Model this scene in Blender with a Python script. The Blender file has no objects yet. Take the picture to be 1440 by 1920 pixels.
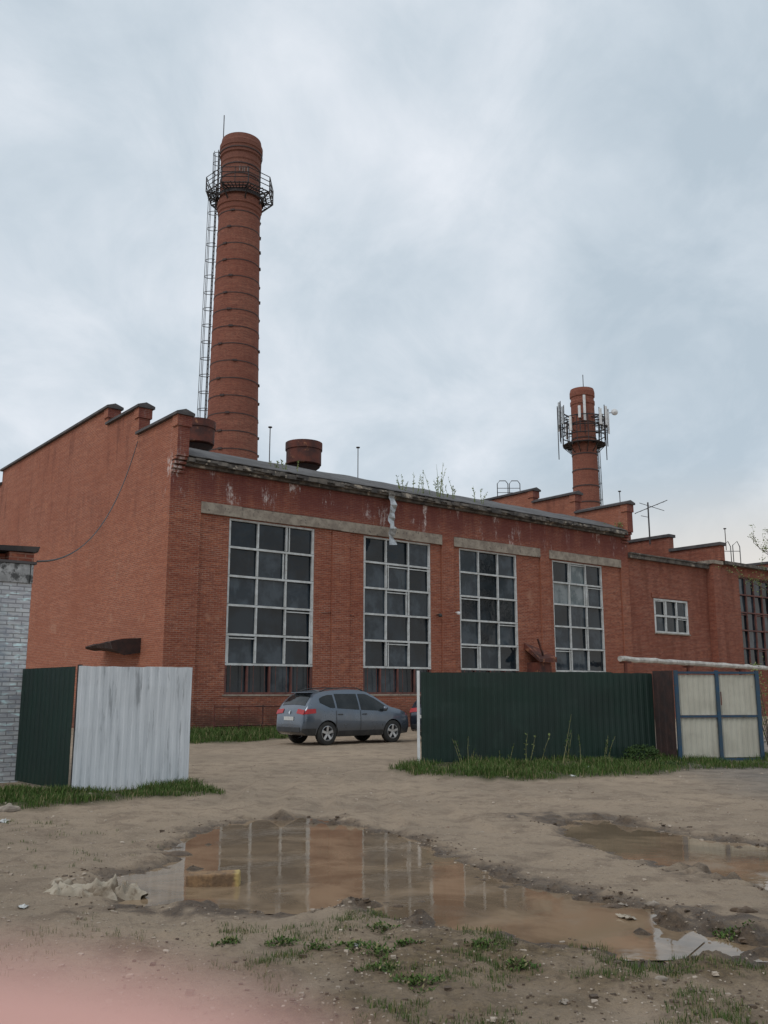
import bpy, bmesh, math, random
import numpy as np
from mathutils import Vector, Matrix, noise as mn
random.seed(7); rnd=random.random
def U(a,b): return a+(b-a)*rnd()
S=bpy.context.scene; COL=S.collection
F=1734.0; TH=math.atan(337/F); CT,ST=math.cos(TH),math.sin(TH); EYE=1.6
def ray(x,y):
    cx=(x-720)/F; cy=(960-y)/F
    return (cx,CT-cy*ST,ST+cy*CT)
def gp(x,y,z=0.0):
    r=ray(x,y); t=(z-EYE)/r[2]; return Vector((r[0]*t,r[1]*t,z))
def at(x,y,Y):
    r=ray(x,y); t=Y/r[1]; return Vector((r[0]*t,Y,EYE+r[2]*t))
# ---------------------------------------------------------------- materials
class NT:
    def __init__(s,name):
        s.m=bpy.data.materials.new(name); s.m.use_nodes=True
        s.n=s.m.node_tree.nodes; s.l=s.m.node_tree.links
        s.b=s.n['Principled BSDF']; s.tc=s.n.new('ShaderNodeTexCoord')
    def N(s,t,**k):
        n=s.n.new(t)
        for a,v in k.items(): setattr(n,a,v)
        return n
    def put(s,sock,v):
        if v is None: return
        if hasattr(v,'links') or hasattr(v,'is_output'): s.l.new(v,sock)
        else: sock.default_value=v
    def math(s,op,a,b=None,c=None,clamp=False):
        n=s.N('ShaderNodeMath',operation=op,use_clamp=clamp)
        s.put(n.inputs[0],a); s.put(n.inputs[1],b); s.put(n.inputs[2],c)
        return n.outputs[0]
    def ramp(s,v,lo,hi,a=0.0,b=1.0):
        n=s.N('ShaderNodeMapRange'); n.interpolation_type='SMOOTHSTEP'
        s.put(n.inputs[0],v); n.inputs[1].default_value=lo; n.inputs[2].default_value=hi
        n.inputs[3].default_value=a; n.inputs[4].default_value=b
        return n.outputs[0]
    def mix(s,f,a,b,mode='MIX'):
        n=s.N('ShaderNodeMix',data_type='RGBA',blend_type=mode)
        s.put(n.inputs[0],f)
        for i,v in ((6,a),(7,b)):
            if isinstance(v,tuple): v=(v[0],v[1],v[2],1)
            s.put(n.inputs[i],v)
        return n.outputs[2]
    def noise(s,vec,scale,detail=5,rough=.55,dist=0):
        n=s.N('ShaderNodeTexNoise'); s.l.new(vec,n.inputs['Vector'])
        n.inputs['Scale'].default_value=scale; n.inputs['Detail'].default_value=detail
        n.inputs['Roughness'].default_value=rough; n.inputs['Distortion'].default_value=dist
        return n.outputs['Fac']
    def scaled(s,vec,sc,loc=(0,0,0)):
        n=s.N('ShaderNodeMapping'); s.l.new(vec,n.inputs[0]); n.inputs['Scale'].default_value=sc; n.inputs['Location'].default_value=loc
        return n.outputs[0]
    def bump(s,h,strength,dist=.02):
        n=s.N('ShaderNodeBump'); n.inputs['Strength'].default_value=strength; n.inputs['Distance'].default_value=dist
        s.l.new(h,n.inputs['Height']); s.l.new(n.outputs[0],s.b.inputs['Normal'])
    def col(s,c):
        if isinstance(c,tuple): c=(c[0],c[1],c[2],1)
        s.put(s.b.inputs['Base Color'],c)
    def set(s,**k):
        for a,v in k.items(): s.put(s.b.inputs[a.replace('_',' ')],v)
def generic(name,c1,c2,scale=3,rough=.75,metal=0,bump=.15,bs=30,stretch=(1,1,1),lo=.35,hi=.65,c3=None,s3=8,l3=.55,h3=.7,bd=.02,**k):
    t=NT(name); v=t.scaled(t.tc.outputs['Object'],stretch)
    c=t.mix(t.ramp(t.noise(v,scale,7,.6),lo,hi),c1,c2)
    if c3: c=t.mix(t.ramp(t.noise(v,s3,6,.65),l3,h3),c,c3)
    t.col(c); t.set(Roughness=rough,Metallic=metal,**k)
    if bump: t.bump(t.noise(v,bs,4),bump,bd)
    return t.m
def brickmat(name,c1,c2,mortar,kind='main',msz=.013,rh=.077,bw=.26):
    t=NT(name); ob=t.tc.outputs['Object']
    sp=t.N('ShaderNodeSeparateXYZ'); t.l.new(ob,sp.inputs[0])
    sn=t.N('ShaderNodeSeparateXYZ'); t.l.new(t.tc.outputs['Normal'],sn.inputs[0])
    side=t.math('GREATER_THAN',t.math('ABSOLUTE',sn.outputs[0]),.6)
    if kind=='round':
        u=t.math('MULTIPLY',t.math('ARCTAN2',sp.outputs[1],sp.outputs[0]),1.9)
    else:
        n=t.N('ShaderNodeMix',data_type='FLOAT'); t.l.new(side,n.inputs[0]); t.l.new(sp.outputs[0],n.inputs[2]); t.l.new(sp.outputs[1],n.inputs[3]); u=n.outputs[0]
    z=sp.outputs[2]
    cb=t.N('ShaderNodeCombineXYZ'); t.l.new(u,cb.inputs[0]); t.l.new(z,cb.inputs[1])
    vec=cb.outputs[0]
    b=t.N('ShaderNodeTexBrick'); t.l.new(vec,b.inputs['Vector'])
    b.inputs['Scale'].default_value=1; b.inputs['Mortar Size'].default_value=msz; b.inputs['Mortar Smooth'].default_value=.2
    b.inputs['Brick Width'].default_value=bw; b.inputs['Row Height'].default_value=rh
    b.inputs['Color1'].default_value=(*c1,1); b.inputs['Color2'].default_value=(*c2,1); b.inputs['Mortar'].default_value=(*mortar,1)
    c=b.outputs['Color']
    big=t.noise(vec,.25,5,.6); med=t.noise(vec,1.7,6,.65); fine=t.noise(vec,9,5,.7)
    rows=t.noise(t.scaled(vec,(.5,6.5,1)),1.0,4,.8)
    grain=t.noise(t.scaled(vec,(3.9,13,1)),1.0,2,.6)
    c=t.mix(t.ramp(rows,.42,.60,0,.50),c,(c1[0]*.50,c1[1]*.48,c1[2]*.55))
    c=t.mix(t.ramp(grain,.56,.70,0,.65),c,(min(1,c1[0]*1.35),c1[1]*1.8,c1[2]*1.8))
    c=t.mix(t.ramp(grain,.44,.32,0,.65),c,(c1[0]*.38,c1[1]*.42,c1[2]*.5))
    c=t.mix(t.ramp(big,.35,.68,0,.4),c,(c1[0]*.62,c1[1]*.6,c1[2]*.62))
    c=t.mix(t.ramp(med,.52,.75,0,.5),c,(min(1,c1[0]*1.2),c1[1]*1.6,c1[2]*1.6))
    if kind=='main':
        front=t.math('SUBTRACT',1,side)
        c=t.mix(t.math('MULTIPLY',side,.22),c,(.50,.215,.13))
        drip=t.noise(t.scaled(vec,(1.3,.18,1)),1.0,6,.65)
        m=t.math('MULTIPLY',t.ramp(z,8.3,9.7),t.ramp(drip,.3,.6,.30,.88))
        m=t.math('MULTIPLY',m,t.math('ADD',t.math('MULTIPLY',front,.78),.10))
        c=t.mix(m,c,(.145,.045,.042))
        m=t.math('MULTIPLY',t.math('MULTIPLY',side,t.ramp(drip,.5,.68)),t.ramp(z,5,13,0,.55)); c=t.mix(m,c,(.15,.06,.045))
        dr2=t.noise(t.scaled(vec,(1.25,.30,1),(1.3,0,0)),1.0,6,.75)
        dr3=t.noise(t.scaled(vec,(1.6,1,1)),4.5,6,.8)
        m=t.math('MULTIPLY',t.ramp(dr2,.545,.62),t.ramp(dr3,.42,.57))
        m=t.math('MULTIPLY',m,t.ramp(t.noise(vec,.45,2,.5),.36,.55,.15,1))
        m=t.math('MULTIPLY',m,t.math('MULTIPLY',t.ramp(t.math('ADD',z,t.math('MULTIPLY',med,1.2)),9.1,10.2),t.ramp(z,10.75,10.3,.3,1)))
        m=t.math('MULTIPLY',m,t.math('ADD',front,t.math('MULTIPLY',side,t.ramp(u,2.2,.6))))
        c=t.mix(t.math('MULTIPLY',m,.9),c,(.68,.59,.56))
        m=t.math('MULTIPLY',t.ramp(t.noise(vec,2.6,7,.8),.60,.72),.28); c=t.mix(m,c,(.50,.38,.33))
        m=t.math('MULTIPLY',t.ramp(z,1.6,.2),t.ramp(med,.3,.6,.3,.9))
        c=t.mix(m,c,(.09,.045,.035))
        m=t.math('MULTIPLY',t.ramp(t.noise(vec,.7,5,.7),.58,.68),t.ramp(z,8.5,6.5))
        c=t.mix(t.math('MULTIPLY',m,.4),c,(.46,.26,.18))
    if kind=='plain':
        drip=t.noise(t.scaled(vec,(1.3,.18,1)),1.0,6,.65)
        c=t.mix(t.ramp(drip,.45,.65,0,.4),c,(c1[0]*.4,c1[1]*.45,c1[2]*.5))
    if kind=='round':
        rr=t.noise(t.scaled(ob,(.02,.02,1)),.55,4,.7)
        c=t.mix(t.ramp(rr,.42,.62,0,.35),c,(.17,.065,.048))
        c=t.mix(t.ramp(z,38,50,0,.5),c,(.14,.07,.055))
    t.col(c); t.set(Roughness=.9); t.b.inputs['Specular IOR Level'].default_value=.2
    h=t.math('SUBTRACT',t.math('MULTIPLY',fine,.4),b.outputs['Fac'])
    t.bump(h,.6,.015)
    return t.m
M={}
M['brick']=brickmat('red_brick',(.375,.113,.064),(.23,.064,.042),(.37,.24,.18))
M['brick_far']=brickmat('red_brick_annex',(.335,.10,.060),(.215,.062,.043),(.33,.21,.16),'plain')
M['brick_round']=brickmat('chimney_brick',(.32,.103,.067),(.205,.066,.047),(.29,.18,.13),'round')
M['whitebrick']=brickmat('white_painted_brick',(.66,.67,.68),(.52,.53,.54),(.24,.24,.24),'plain',msz=.010)
M['concrete']=generic('concrete',(.36,.31,.25),(.23,.19,.155),2.5,.9,0,.4,25,c3=(.12,.1,.085))
M['capping']=generic('dark_capping',(.055,.052,.055),(.095,.085,.085),2,.8,0,.2,12,c3=(.05,.035,.03))
M['roofing']=generic('roofing_felt',(.125,.12,.12),(.08,.077,.076),.8,.95,0,.4,9,c3=(.055,.05,.048),s3=2.2)
M['edge']=generic('eave_edge',(.15,.13,.11),(.045,.04,.037),3,.85,0,.6,15,c3=(.36,.31,.25),s3=2.6,l3=.58,h3=.64)
M['rust']=generic('rusty_steel',(.15,.045,.030),(.06,.027,.024),1.6,.85,.1,.3,20,c3=(.30,.13,.07),s3=3,l3=.56,h3=.66)
M['darkrust']=generic('dark_rust',(.050,.026,.022),(.028,.019,.018),5,.8,.1,.2,20)
M['steel']=generic('dark_steel',(.035,.035,.04),(.06,.05,.048),5,.6,.4,0)
M['hoop']=generic('steel_hoop',(.075,.045,.040),(.05,.036,.035),3,.7,.3,0)
M['frame']=generic('grey_white_window_paint',(.62,.64,.64),(.47,.48,.47),3,.7,0,.1,c3=(.25,.18,.14),s3=6,l3=.64,h3=.75)
M['brownframe']=generic('brown_window_paint',(.17,.065,.052),(.10,.045,.04),4,.75,0,.1)
M['green']=generic('green_profiled_sheet',(.0016,.021,.0135),(.003,.017,.012),1.2,.5,0,.05,4,c3=(.007,.025,.018),s3=2)
M['white']=generic('streaky_white_paint',(.66,.69,.72),(.55,.58,.61),3.5,.75,0,.3,25,stretch=(3,3,.30),c3=(.34,.36,.38),s3=3.4,l3=.54,h3=.66)
M['cream']=generic('cream_sheet',(.50,.48,.40),(.42,.40,.33),2,.6,0,.1,c3=(.26,.20,.14),s3=4,l3=.62,h3=.8)
M['blue']=generic('blue_gate_paint',(.016,.060,.115),(.035,.060,.085),4,.65,0,.1,c3=(.07,.05,.04),s3=9,l3=.6)
M['galv']=generic('galvanised',(.50,.52,.53),(.28,.29,.30),4,.5,.5,.25,12)
M['wrap']=generic('pipe_wrap',(.60,.58,.54),(.38,.36,.33),2.5,.8,0,.6,7,bd=.05)
M['antenna']=generic('antenna_white',(.72,.73,.73),(.58,.58,.58),3,.5,0,0)
M['cable']=generic('cable',(.03,.03,.032),(.04,.04,.04),3,.6,0,0)
M['rubber']=generic('tyre_rubber',(.02,.02,.02),(.035,.033,.03),6,.85,0,0)
M['blackpl']=generic('black_trim',(.025,.026,.028),(.04,.04,.04),6,.6,0,0)
M['alloy']=generic('alloy',(.55,.56,.57),(.42,.43,.44),6,.35,.7,0)
M['chrome']=generic('chrome',(.7,.7,.7),(.6,.6,.6),6,.2,.9,0)
def paint(name,c):
    t=NT(name); v=t.tc.outputs['Object']
    dirt=t.ramp(t.noise(v,2.5,5),.35,.8,0,.2)
    sp=t.N('ShaderNodeSeparateXYZ'); t.l.new(v,sp.inputs[0])
    low=t.ramp(sp.outputs[2],.65,.25,0,.5)
    cc=t.mix(t.math('MAXIMUM',dirt,low),c,(.15,.135,.12)); t.col(cc)
    t.set(Metallic=.6,Roughness=t.ramp(t.noise(v,3,3),.3,.7,.26,.38)); t.b.inputs['Coat Weight'].default_value=.8; t.b.inputs['Coat Roughness'].default_value=.06
    return t.m
M['carpaint']=paint('grey_blue_metallic',(.105,.130,.165))
M['carpaint2']=paint('dark_blue_metallic',(.035,.045,.065))
def glass(name,c1,c2,sc=.6,rough=.06,st=.2):
    t=NT(name); v=t.tc.outputs['Object']
    c=t.mix(t.ramp(t.noise(v,sc,6,.6),.4,.62),c1,c2)
    c=t.mix(t.ramp(t.noise(t.scaled(v,(1,1,.25)),3,5,.6),.56,.7,0,st),c,(c2[0]*1.8,c2[1]*1.8,c2[2]*1.7))
    t.col(c); t.set(Roughness=rough); t.b.inputs['IOR'].default_value=1.42
    t.bump(t.noise(v,1.0,3),.3,.06)
    return t.m
M['g_dark']=glass('dark_pane',(.007,.012,.017),(.018,.029,.040))  # bluish sky reflection tinted into the dark pane colour
M['g_mid']=glass('interior_tone_pane',(.018,.029,.040),(.050,.068,.085),1.2,.12,.35)  # interior brightness and bluish reflection put into the pane colour, no dust layer
M['g_pale']=glass('curtained_pane',(.10,.13,.14),(.22,.25,.26),1.5,.2,.4)
M['carglass']=glass('car_glass',(.010,.013,.014),(.02,.024,.026),2,.03)
def simple(name,c,rough=.5,metal=0,**k):
    t=NT(name); v=t.tc.outputs['Object']
    t.col(t.mix(t.ramp(t.noise(v,14,3),.35,.7),c,tuple(x*.82 for x in c))); t.set(Roughness=rough,Metallic=metal,**k); return t.m
M['red']=simple('tail_lamp_red',(.42,.012,.015),.15)
M['lamp']=simple('clear_lamp',(.6,.62,.65),.1)
M['plate']=simple('plate_white',(.6,.6,.58),.5)
t=NT('yellow_foam'); v=t.tc.outputs['Object']; s_=t.N('ShaderNodeSeparateXYZ'); t.l.new(v,s_.inputs[0])
c=t.mix(t.ramp(t.noise(v,9,6,.7),.38,.6),(.27,.165,.085),(.15,.095,.055)); c=t.mix(t.ramp(t.math('ADD',s_.outputs[0],t.math('MULTIPLY',t.noise(v,12,4),.12)),.225,.27),c,(.42,.31,.12))
t.col(c); t.set(Roughness=.95); t.bump(t.noise(v,25,4),.7,.02); M['yellow']=t.m
M['cloth']=generic('dirty_cloth',(.42,.365,.285),(.31,.26,.20),5,.95,0,.5,30,c3=(.19,.145,.10),s3=7,l3=.5,h3=.64)
M['litter']=generic('paper_litter',(.58,.58,.56),(.45,.44,.41),8,.8,0,.2)
M['stone']=generic('stone',(.34,.29,.235),(.19,.155,.125),4,.9,0,.6,30)
M['mud']=generic('mud',(.15,.105,.07),(.085,.060,.042),6,.85,0,.9,25)
M['bark']=generic('bark',(.12,.09,.07),(.07,.055,.045),8,.9,0,.4)
M['stalk']=generic('dry_stalk',(.30,.27,.13),(.22,.21,.09),8,.9,0,0)
def leafmat(name,a,b,c=None):
    t=NT(name); g=t.N('ShaderNodeNewGeometry'); r=g.outputs['Random Per Island']
    cc=t.mix(r,a,b)
    if c: cc=t.mix(t.ramp(r,.84,.88),cc,c)
    t.col(cc); t.set(Roughness=.75); t.b.inputs['Specular IOR Level'].default_value=.2
    return t.m
M['grass']=leafmat('grass_blades',(.038,.078,.015),(.095,.145,.034),(.22,.19,.095))
M['dry']=leafmat('sparse_grass',(.045,.085,.020),(.11,.14,.045),(.24,.20,.10))
M['leaf']=leafmat('fresh_leaves',(.13,.18,.05),(.24,.27,.11))
M['leaf2']=leafmat('dark_leaves',(.025,.052,.015),(.06,.10,.028))
# ---------------------------------------------------------------- mesh builder
class MB:
    def __init__(s): s.v=[]; s.f=[]; s.mi=[]
    def add(s,vs,fs,mi=0):
        o=len(s.v); s.v+= [tuple(v) for v in vs]
        for f in fs: s.f.append(tuple(i+o for i in f)); s.mi.append(mi)
        return s
    def box(s,a,b,mi=0):
        x0,y0,z0=a; x1,y1,z1=b
        return s.add([(x0,y0,z0),(x1,y0,z0),(x1,y1,z0),(x0,y1,z0),(x0,y0,z1),(x1,y0,z1),(x1,y1,z1),(x0,y1,z1)],
          [(0,3,2,1),(4,5,6,7),(0,1,5,4),(1,2,6,5),(2,3,7,6),(3,0,4,7)],mi)
    def bar(s,p,q,w,h=None,mi=0,up=(0,0,1)):
        h=h or w; p=Vector(p); q=Vector(q); d=(q-p).normalized(); up=Vector(up)
        if abs(d.dot(up))>.98: up=Vector((0,1,0))
        a=d.cross(up).normalized()*w/2; b=a.cross(d).normalized()*h/2
        vs=[p-a-b,p+a-b,p+a+b,p-a+b,q-a-b,q+a-b,q+a+b,q-a+b]
        return s.add(vs,[(0,1,2,3),(7,6,5,4),(0,4,5,1),(1,5,6,2),(2,6,7,3),(3,7,4,0)],mi)
    def tube(s,pts,r,n=6,mi=0,closed=False):
        pts=[Vector(p) for p in pts]; k=len(pts); rs=r if isinstance(r,(list,tuple)) else [r]*k
        vs=[]
        for i,p in enumerate(pts):
            if closed: d=pts[(i+1)%k]-pts[i-1]
            else: d=pts[min(i+1,k-1)]-pts[max(i-1,0)]
            d.normalize(); ref=Vector((0,0,1)) if abs(d.z)<.95 else Vector((1,0,0))
            a=d.cross(ref).normalized(); b=a.cross(d)
            for j in range(n):
                t=2*math.pi*j/n; vs.append(p+(a*math.cos(t)+b*math.sin(t))*rs[i])
        fs=[]
        m=k if closed else k-1
        for i in range(m):
            for j in range(n):
                i2=(i+1)%k; fs.append((i*n+j,i2*n+j,i2*n+(j+1)%n,i*n+(j+1)%n))
        if not closed: fs+= [tuple(range(n)),tuple(range((k-1)*n,k*n))[::-1]]
        return s.add(vs,fs,mi)
    def lathe(s,prof,n=32,c=(0,0,0),axis='z',mi=0):
        vs=[]
        for r,z in prof:
            for j in range(n):
                t=2*math.pi*j/n; x,y=r*math.cos(t),r*math.sin(t)
                if axis=='z': vs.append((c[0]+x,c[1]+y,c[2]+z))
                else: vs.append((c[0]+x,c[1]+z,c[2]+y))
        fs=[]
        for i in range(len(prof)-1):
            for j in range(n): fs.append((i*n+j,i*n+(j+1)%n,(i+1)*n+(j+1)%n,(i+1)*n+j))
        return s.add(vs,fs,mi)
    def build(s,name,mat,parent=None,smooth=False,bevel=0,loc=None):
        me=bpy.data.meshes.new(name); me.from_pydata(s.v,[],s.f); 
        mats=mat if isinstance(mat,list) else [mat]
        for m in mats: me.materials.append(m)
        if any(s.mi): me.polygons.foreach_set('material_index',s.mi)
        if smooth: me.polygons.foreach_set('use_smooth',[True]*len(me.polygons))
        me.update()
        o=bpy.data.objects.new(name,me); COL.objects.link(o)
        if parent: o.parent=parent
        if loc: o.location=loc
        if bevel:
            b=o.modifiers.new('bevel','BEVEL'); b.width=bevel; b.segments=2; b.limit_method='ANGLE'
        return o
def tag(o,label=None,cat=None,group=None,kind=None):
    if label: o['label']=label
    if cat: o['category']=cat
    if group: o['group']=group
    if kind: o['kind']=kind
    return o
def empty(name,loc,rz=0,**k):
    o=bpy.data.objects.new(name,None); COL.objects.link(o); o.location=loc; o.rotation_euler=(0,0,rz); o.empty_display_size=.3
    return tag(o,**k)
# ---------------------------------------------------------------- camera + light
cam=bpy.data.cameras.new('camera'); co=bpy.data.objects.new('camera',cam); COL.objects.link(co); S.camera=co
co.location=(0,0,EYE); co.rotation_euler=(math.pi/2+TH,0,0)
cam.sensor_fit='VERTICAL'; cam.sensor_height=4.54; cam.sensor_width=3.405; cam.lens=F/1920*4.54
cam.clip_start=.002; cam.clip_end=3000
cam.dof.use_dof=True; cam.dof.focus_distance=25; cam.dof.aperture_fstop=2.2
W=bpy.data.worlds.new('World'); S.world=W; W.use_nodes=True
n=W.node_tree.nodes; l=W.node_tree.links; n.clear()
out=n.new('ShaderNodeOutputWorld'); mixs=n.new('ShaderNodeMixShader'); b1=n.new('ShaderNodeBackground'); b2=n.new('ShaderNodeBackground')
sky=n.new('ShaderNodeTexSky'); sky.sky_type='NISHITA'; sky.sun_disc=False
SE,SR=math.radians(48),math.radians(215)
sky.sun_elevation=SE; sky.sun_rotation=SR
l.new(sky.outputs[0],b1.inputs[0]); b1.inputs[1].default_value=.1
tc=n.new('ShaderNodeTexCoord'); sp=n.new('ShaderNodeSeparateXYZ'); l.new(tc.outputs['Generated'],sp.inputs[0])
def wm(op,a,b=None,clamp=False):
    q=n.new('ShaderNodeMath'); q.operation=op; q.use_clamp=clamp
    for i,v in enumerate((a,b)):
        if v is None: continue
        if isinstance(v,(int,float)): q.inputs[i].default_value=v
        else: l.new(v,q.inputs[i])
    return q.outputs[0]
zz=wm('ADD',wm('MAXIMUM',sp.outputs[2],0),.45)
cb=n.new('ShaderNodeCombineXYZ'); l.new(wm('DIVIDE',sp.outputs[0],zz),cb.inputs[0]); l.new(wm('DIVIDE',sp.outputs[1],zz),cb.inputs[1])
def wn(scale,detail,rough,dist,off,rot=0,sc=(1,1,1)):
    m=n.new('ShaderNodeMapping'); l.new(cb.outputs[0],m.inputs[0]); m.inputs['Location'].default_value=off; m.inputs['Rotation'].default_value=(0,0,rot); m.inputs['Scale'].default_value=sc
    q=n.new('ShaderNodeTexNoise'); l.new(m.outputs[0],q.inputs['Vector']); q.inputs['Scale'].default_value=scale; q.inputs['Detail'].default_value=detail
    q.inputs['Roughness'].default_value=rough; q.inputs['Distortion'].default_value=dist; return q.outputs['Fac']
n1=wn(1.9,5,.5,.25,(4.1,1.7,0),.6,(1,.85,1)); n2=wn(6.0,8,.6,.4,(8,2,0),-.5,(1,.75,1))
nn=wm('ADD',wm('MULTIPLY',n1,.58),wm('MULTIPLY',n2,.42))
nn=wm('ADD',nn,wm('MULTIPLY',wm('SUBTRACT',wm('ADD',wm('MULTIPLY',sp.outputs[0],-.55),wm('MULTIPLY',sp.outputs[2],.35)),.10),.20))
cr=n.new('ShaderNodeValToRGB'); l.new(nn,cr.inputs[0]); e=cr.color_ramp.elements
e[0].position=.38; e[0].color=(.445,.525,.595,1); e[1].position=.66; e[1].color=(.735,.775,.83,1)
k=cr.color_ramp.elements.new(.50); k.color=(.555,.625,.69,1)
hz=n.new('ShaderNodeMapRange'); hz.interpolation_type='SMOOTHSTEP'; l.new(sp.outputs[2],hz.inputs[0])
hz.inputs[1].default_value=.24; hz.inputs[2].default_value=.12; hz.inputs[3].default_value=0; hz.inputs[4].default_value=.8
hr=n.new('ShaderNodeMapRange'); hr.interpolation_type='SMOOTHSTEP'; l.new(sp.outputs[0],hr.inputs[0])
hr.inputs[1].default_value=-.1; hr.inputs[2].default_value=.4; hr.inputs[3].default_value=.2; hr.inputs[4].default_value=1
mx=n.new('ShaderNodeMix'); mx.data_type='RGBA'; l.new(wm('MULTIPLY',hz.outputs[0],hr.outputs[0]),mx.inputs[0]); l.new(cr.outputs[0],mx.inputs[6]); mx.inputs[7].default_value=(.72,.67,.61,1)
l.new(mx.outputs[2],b2.inputs[0]); b2.inputs[1].default_value=1.13
mixs.inputs[0].default_value=.95; l.new(b1.outputs[0],mixs.inputs[1]); l.new(b2.outputs[0],mixs.inputs[2]); l.new(mixs.outputs[0],out.inputs[0])
sl=bpy.data.lights.new('sun','SUN'); sl.energy=.8; sl.angle=math.radians(25); sl.color=(1,.96,.9)
so=bpy.data.objects.new('sun',sl); COL.objects.link(so)
sd=Vector((math.sin(SR)*math.cos(SE),math.cos(SR)*math.cos(SE),math.sin(SE)))
so.rotation_euler=sd.to_track_quat('Z','Y').to_euler(); so.location=(0,0,60)
S.view_settings.view_transform='Standard'; S.view_settings.look='None'; S.view_settings.exposure=0
# ---------------------------------------------------------------- ground
P1=[(345,1590),(395,1558),(470,1543),(560,1537),(640,1548),(720,1568),(775,1585),(850,1622),(900,1640),(960,1660),(1060,1682),(1150,1698),(1235,1728),(1262,1760),(1235,1785),(1180,1785),(1080,1768),(980,1752),(860,1737),(760,1722),(690,1702),(640,1695),(560,1703),(500,1702),(400,1692),(340,1688),(250,1690),(220,1668),(240,1645),(330,1628),(338,1605)]
P2=[(1062,1542),(1130,1538),(1200,1556),(1300,1573),(1440,1590),(1560,1608),(1700,1656),(1560,1694),(1440,1660),(1380,1650),(1300,1634),(1220,1612),(1130,1586),(1070,1564)]
P3=[(1238,1776),(1262,1762),(1310,1754),(1370,1762),(1440,1766),(1520,1785),(1440,1794),(1340,1792),(1265,1800)]
PUD=[[gp(*p) for p in P] for P in (P1,P2,P3)]
def sdf(X,Y,poly):
    n_=len(poly); d=np.full(X.shape,1e9); ins=np.zeros(X.shape,bool)
    for i in range(n_):
        a=poly[i]; b=poly[(i+1)%n_]; ex,ey=b[0]-a[0],b[1]-a[1]
        wx,wy=X-a[0],Y-a[1]; t=np.clip((wx*ex+wy*ey)/(ex*ex+ey*ey),0,1)
        d=np.minimum(d,(wx-ex*t)**2+(wy-ey*t)**2)
        c=((a[1]<=Y)&(b[1]>Y))|((b[1]<=Y)&(a[1]>Y))
        with np.errstate(divide='ignore',invalid='ignore'): xi=a[0]+(Y-a[1])/(ey if ey else 1e-9)*ex
        ins^=c&(X<xi)
    d=np.sqrt(d); return np.where(ins,-d,d)
def grow(a,b,st,lo,hi,g=1.07):
    xs=list(np.arange(a,b,st)); s_=st; x=xs[-1]
    while x<hi: s_*=g; x+=s_; xs.append(x)
    s_=st; x=xs[0]
    while x>lo: s_*=g; x-=s_; xs.insert(0,x)
    return np.array(xs)
gx=grow(-5,6.5,.034,-1200,1200,1.07); gy=grow(3.4,13.5,.034,-300,2000,1.06)
GX,GY=np.meshgrid(gx,gy); near=(np.abs(GX)<40)&(GY>-5)&(GY<60)
def nz(x,y,s,o=0): return mn.noise((x*s+o,y*s-o,o*.37))
flatx=GX.ravel(); flaty=GY.ravel(); nearf=near.ravel()
N1=np.zeros(flatx.shape); N2=N1.copy(); N3=N1.copy(); N4=N1.copy()
for i in np.nonzero(nearf)[0]:
    x=flatx[i]; y=flaty[i]
    N1[i]=nz(x,y,.55,3); N2[i]=nz(x,y,2.3,11)
    if abs(x)<9 and y<19: N3[i]=nz(x,y,7.0,23); N4[i]=nz(x,y*1.2,14,31) if y<15 else 0
D=np.full(flatx.shape,9.0)
for P in PUD: D=np.minimum(D,sdf(flatx,flaty,P))
Dc=D.copy()
D=D+N2*.15+N3*.12+N4*.05
fadey=np.clip((30-flaty)/15,0,1)
fg=np.clip((7.4-flaty)/1.5,0,1)
H=.037+.018*N1+.016*N2+.015*N3+.008*N4+fg*(.020*N2+.026*np.abs(N3)+.012*np.abs(N4))
def rut(cx0,curv,y0,wd,am):
    global H
    for k in (-.78,.78):
        c=cx0+k+curv*(flaty-16)**2
        H=H-am*np.exp(-((flatx-c)/wd)**2)*fadey*(flaty>y0)*(1+.8*N3)+am*.6*np.exp(-((flatx-c-.22)/.09)**2)*fadey*(flaty>y0)*(1+N3)
rut(-.9,.010,9,.13,.034); rut(-.2,.022,11,.15,.028); rut(-1.6,-.012,10,.12,.024); rut(1.0,.06,14,.14,.03); rut(-3.2,.03,3,.11,.016)
H=np.where(D<.32,-.026+(H+.026)*(np.clip((D+.08)/.40,0,1)**1.1),H)
rim=np.exp(-((D-.28)/.15)**2)*np.clip(N2*1.2+.1,0,1)*.026*(1+1.2*N3); H+=rim
H+=np.clip(N2*.6+N3*.8-.42,0,1)*.14*np.exp(-((Dc+.12)/.25)**2)
H=np.where(nearf,H,.03)
wet=np.clip(1-(D-.02)/.50,0,1); wet=np.clip(wet+(N1>0.18)*.08*(flaty<9),0,1)
md_=gp(1035,1537); md2=gp(370,1712); md3=gp(1320,1725)
for q,rx_,ry_,am_ in ((md_,.9,.5,.8),(md2,1.0,.28,.95),(md3,.7,.4,.8)):
    wet=np.maximum(wet,am_*np.exp(-(((flatx-q.x)/rx_)**2+((flaty-q.y)/ry_)**2))*(1+N3))
wet=np.clip(wet,0,1)
gm=np.zeros(flatx.shape)
GR1=[gp(*p) for p in [(330,1384),(530,1374),(545,1385),(440,1396),(345,1399)]]
GR2=[gp(*p) for p in [(738,1450),(790,1434),(1000,1424),(1250,1420),(1440,1424),(1560,1430),(1560,1446),(1290,1446),(1220,1460),(1080,1464),(960,1470),(830,1462)]]
GR3=[gp(*p) for p in [(-200,1480),(0,1488),(130,1487),(240,1494),(350,1476),(412,1495),(340,1502),(200,1508),(60,1522),(-200,1530)]]
for P in (GR1,GR2,GR3): gm=np.maximum(gm,np.clip(.5-(sdf(flatx,flaty,P)+N2*.25)/.5,0,1))
H+=gm*.04*(flaty<30)
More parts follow.
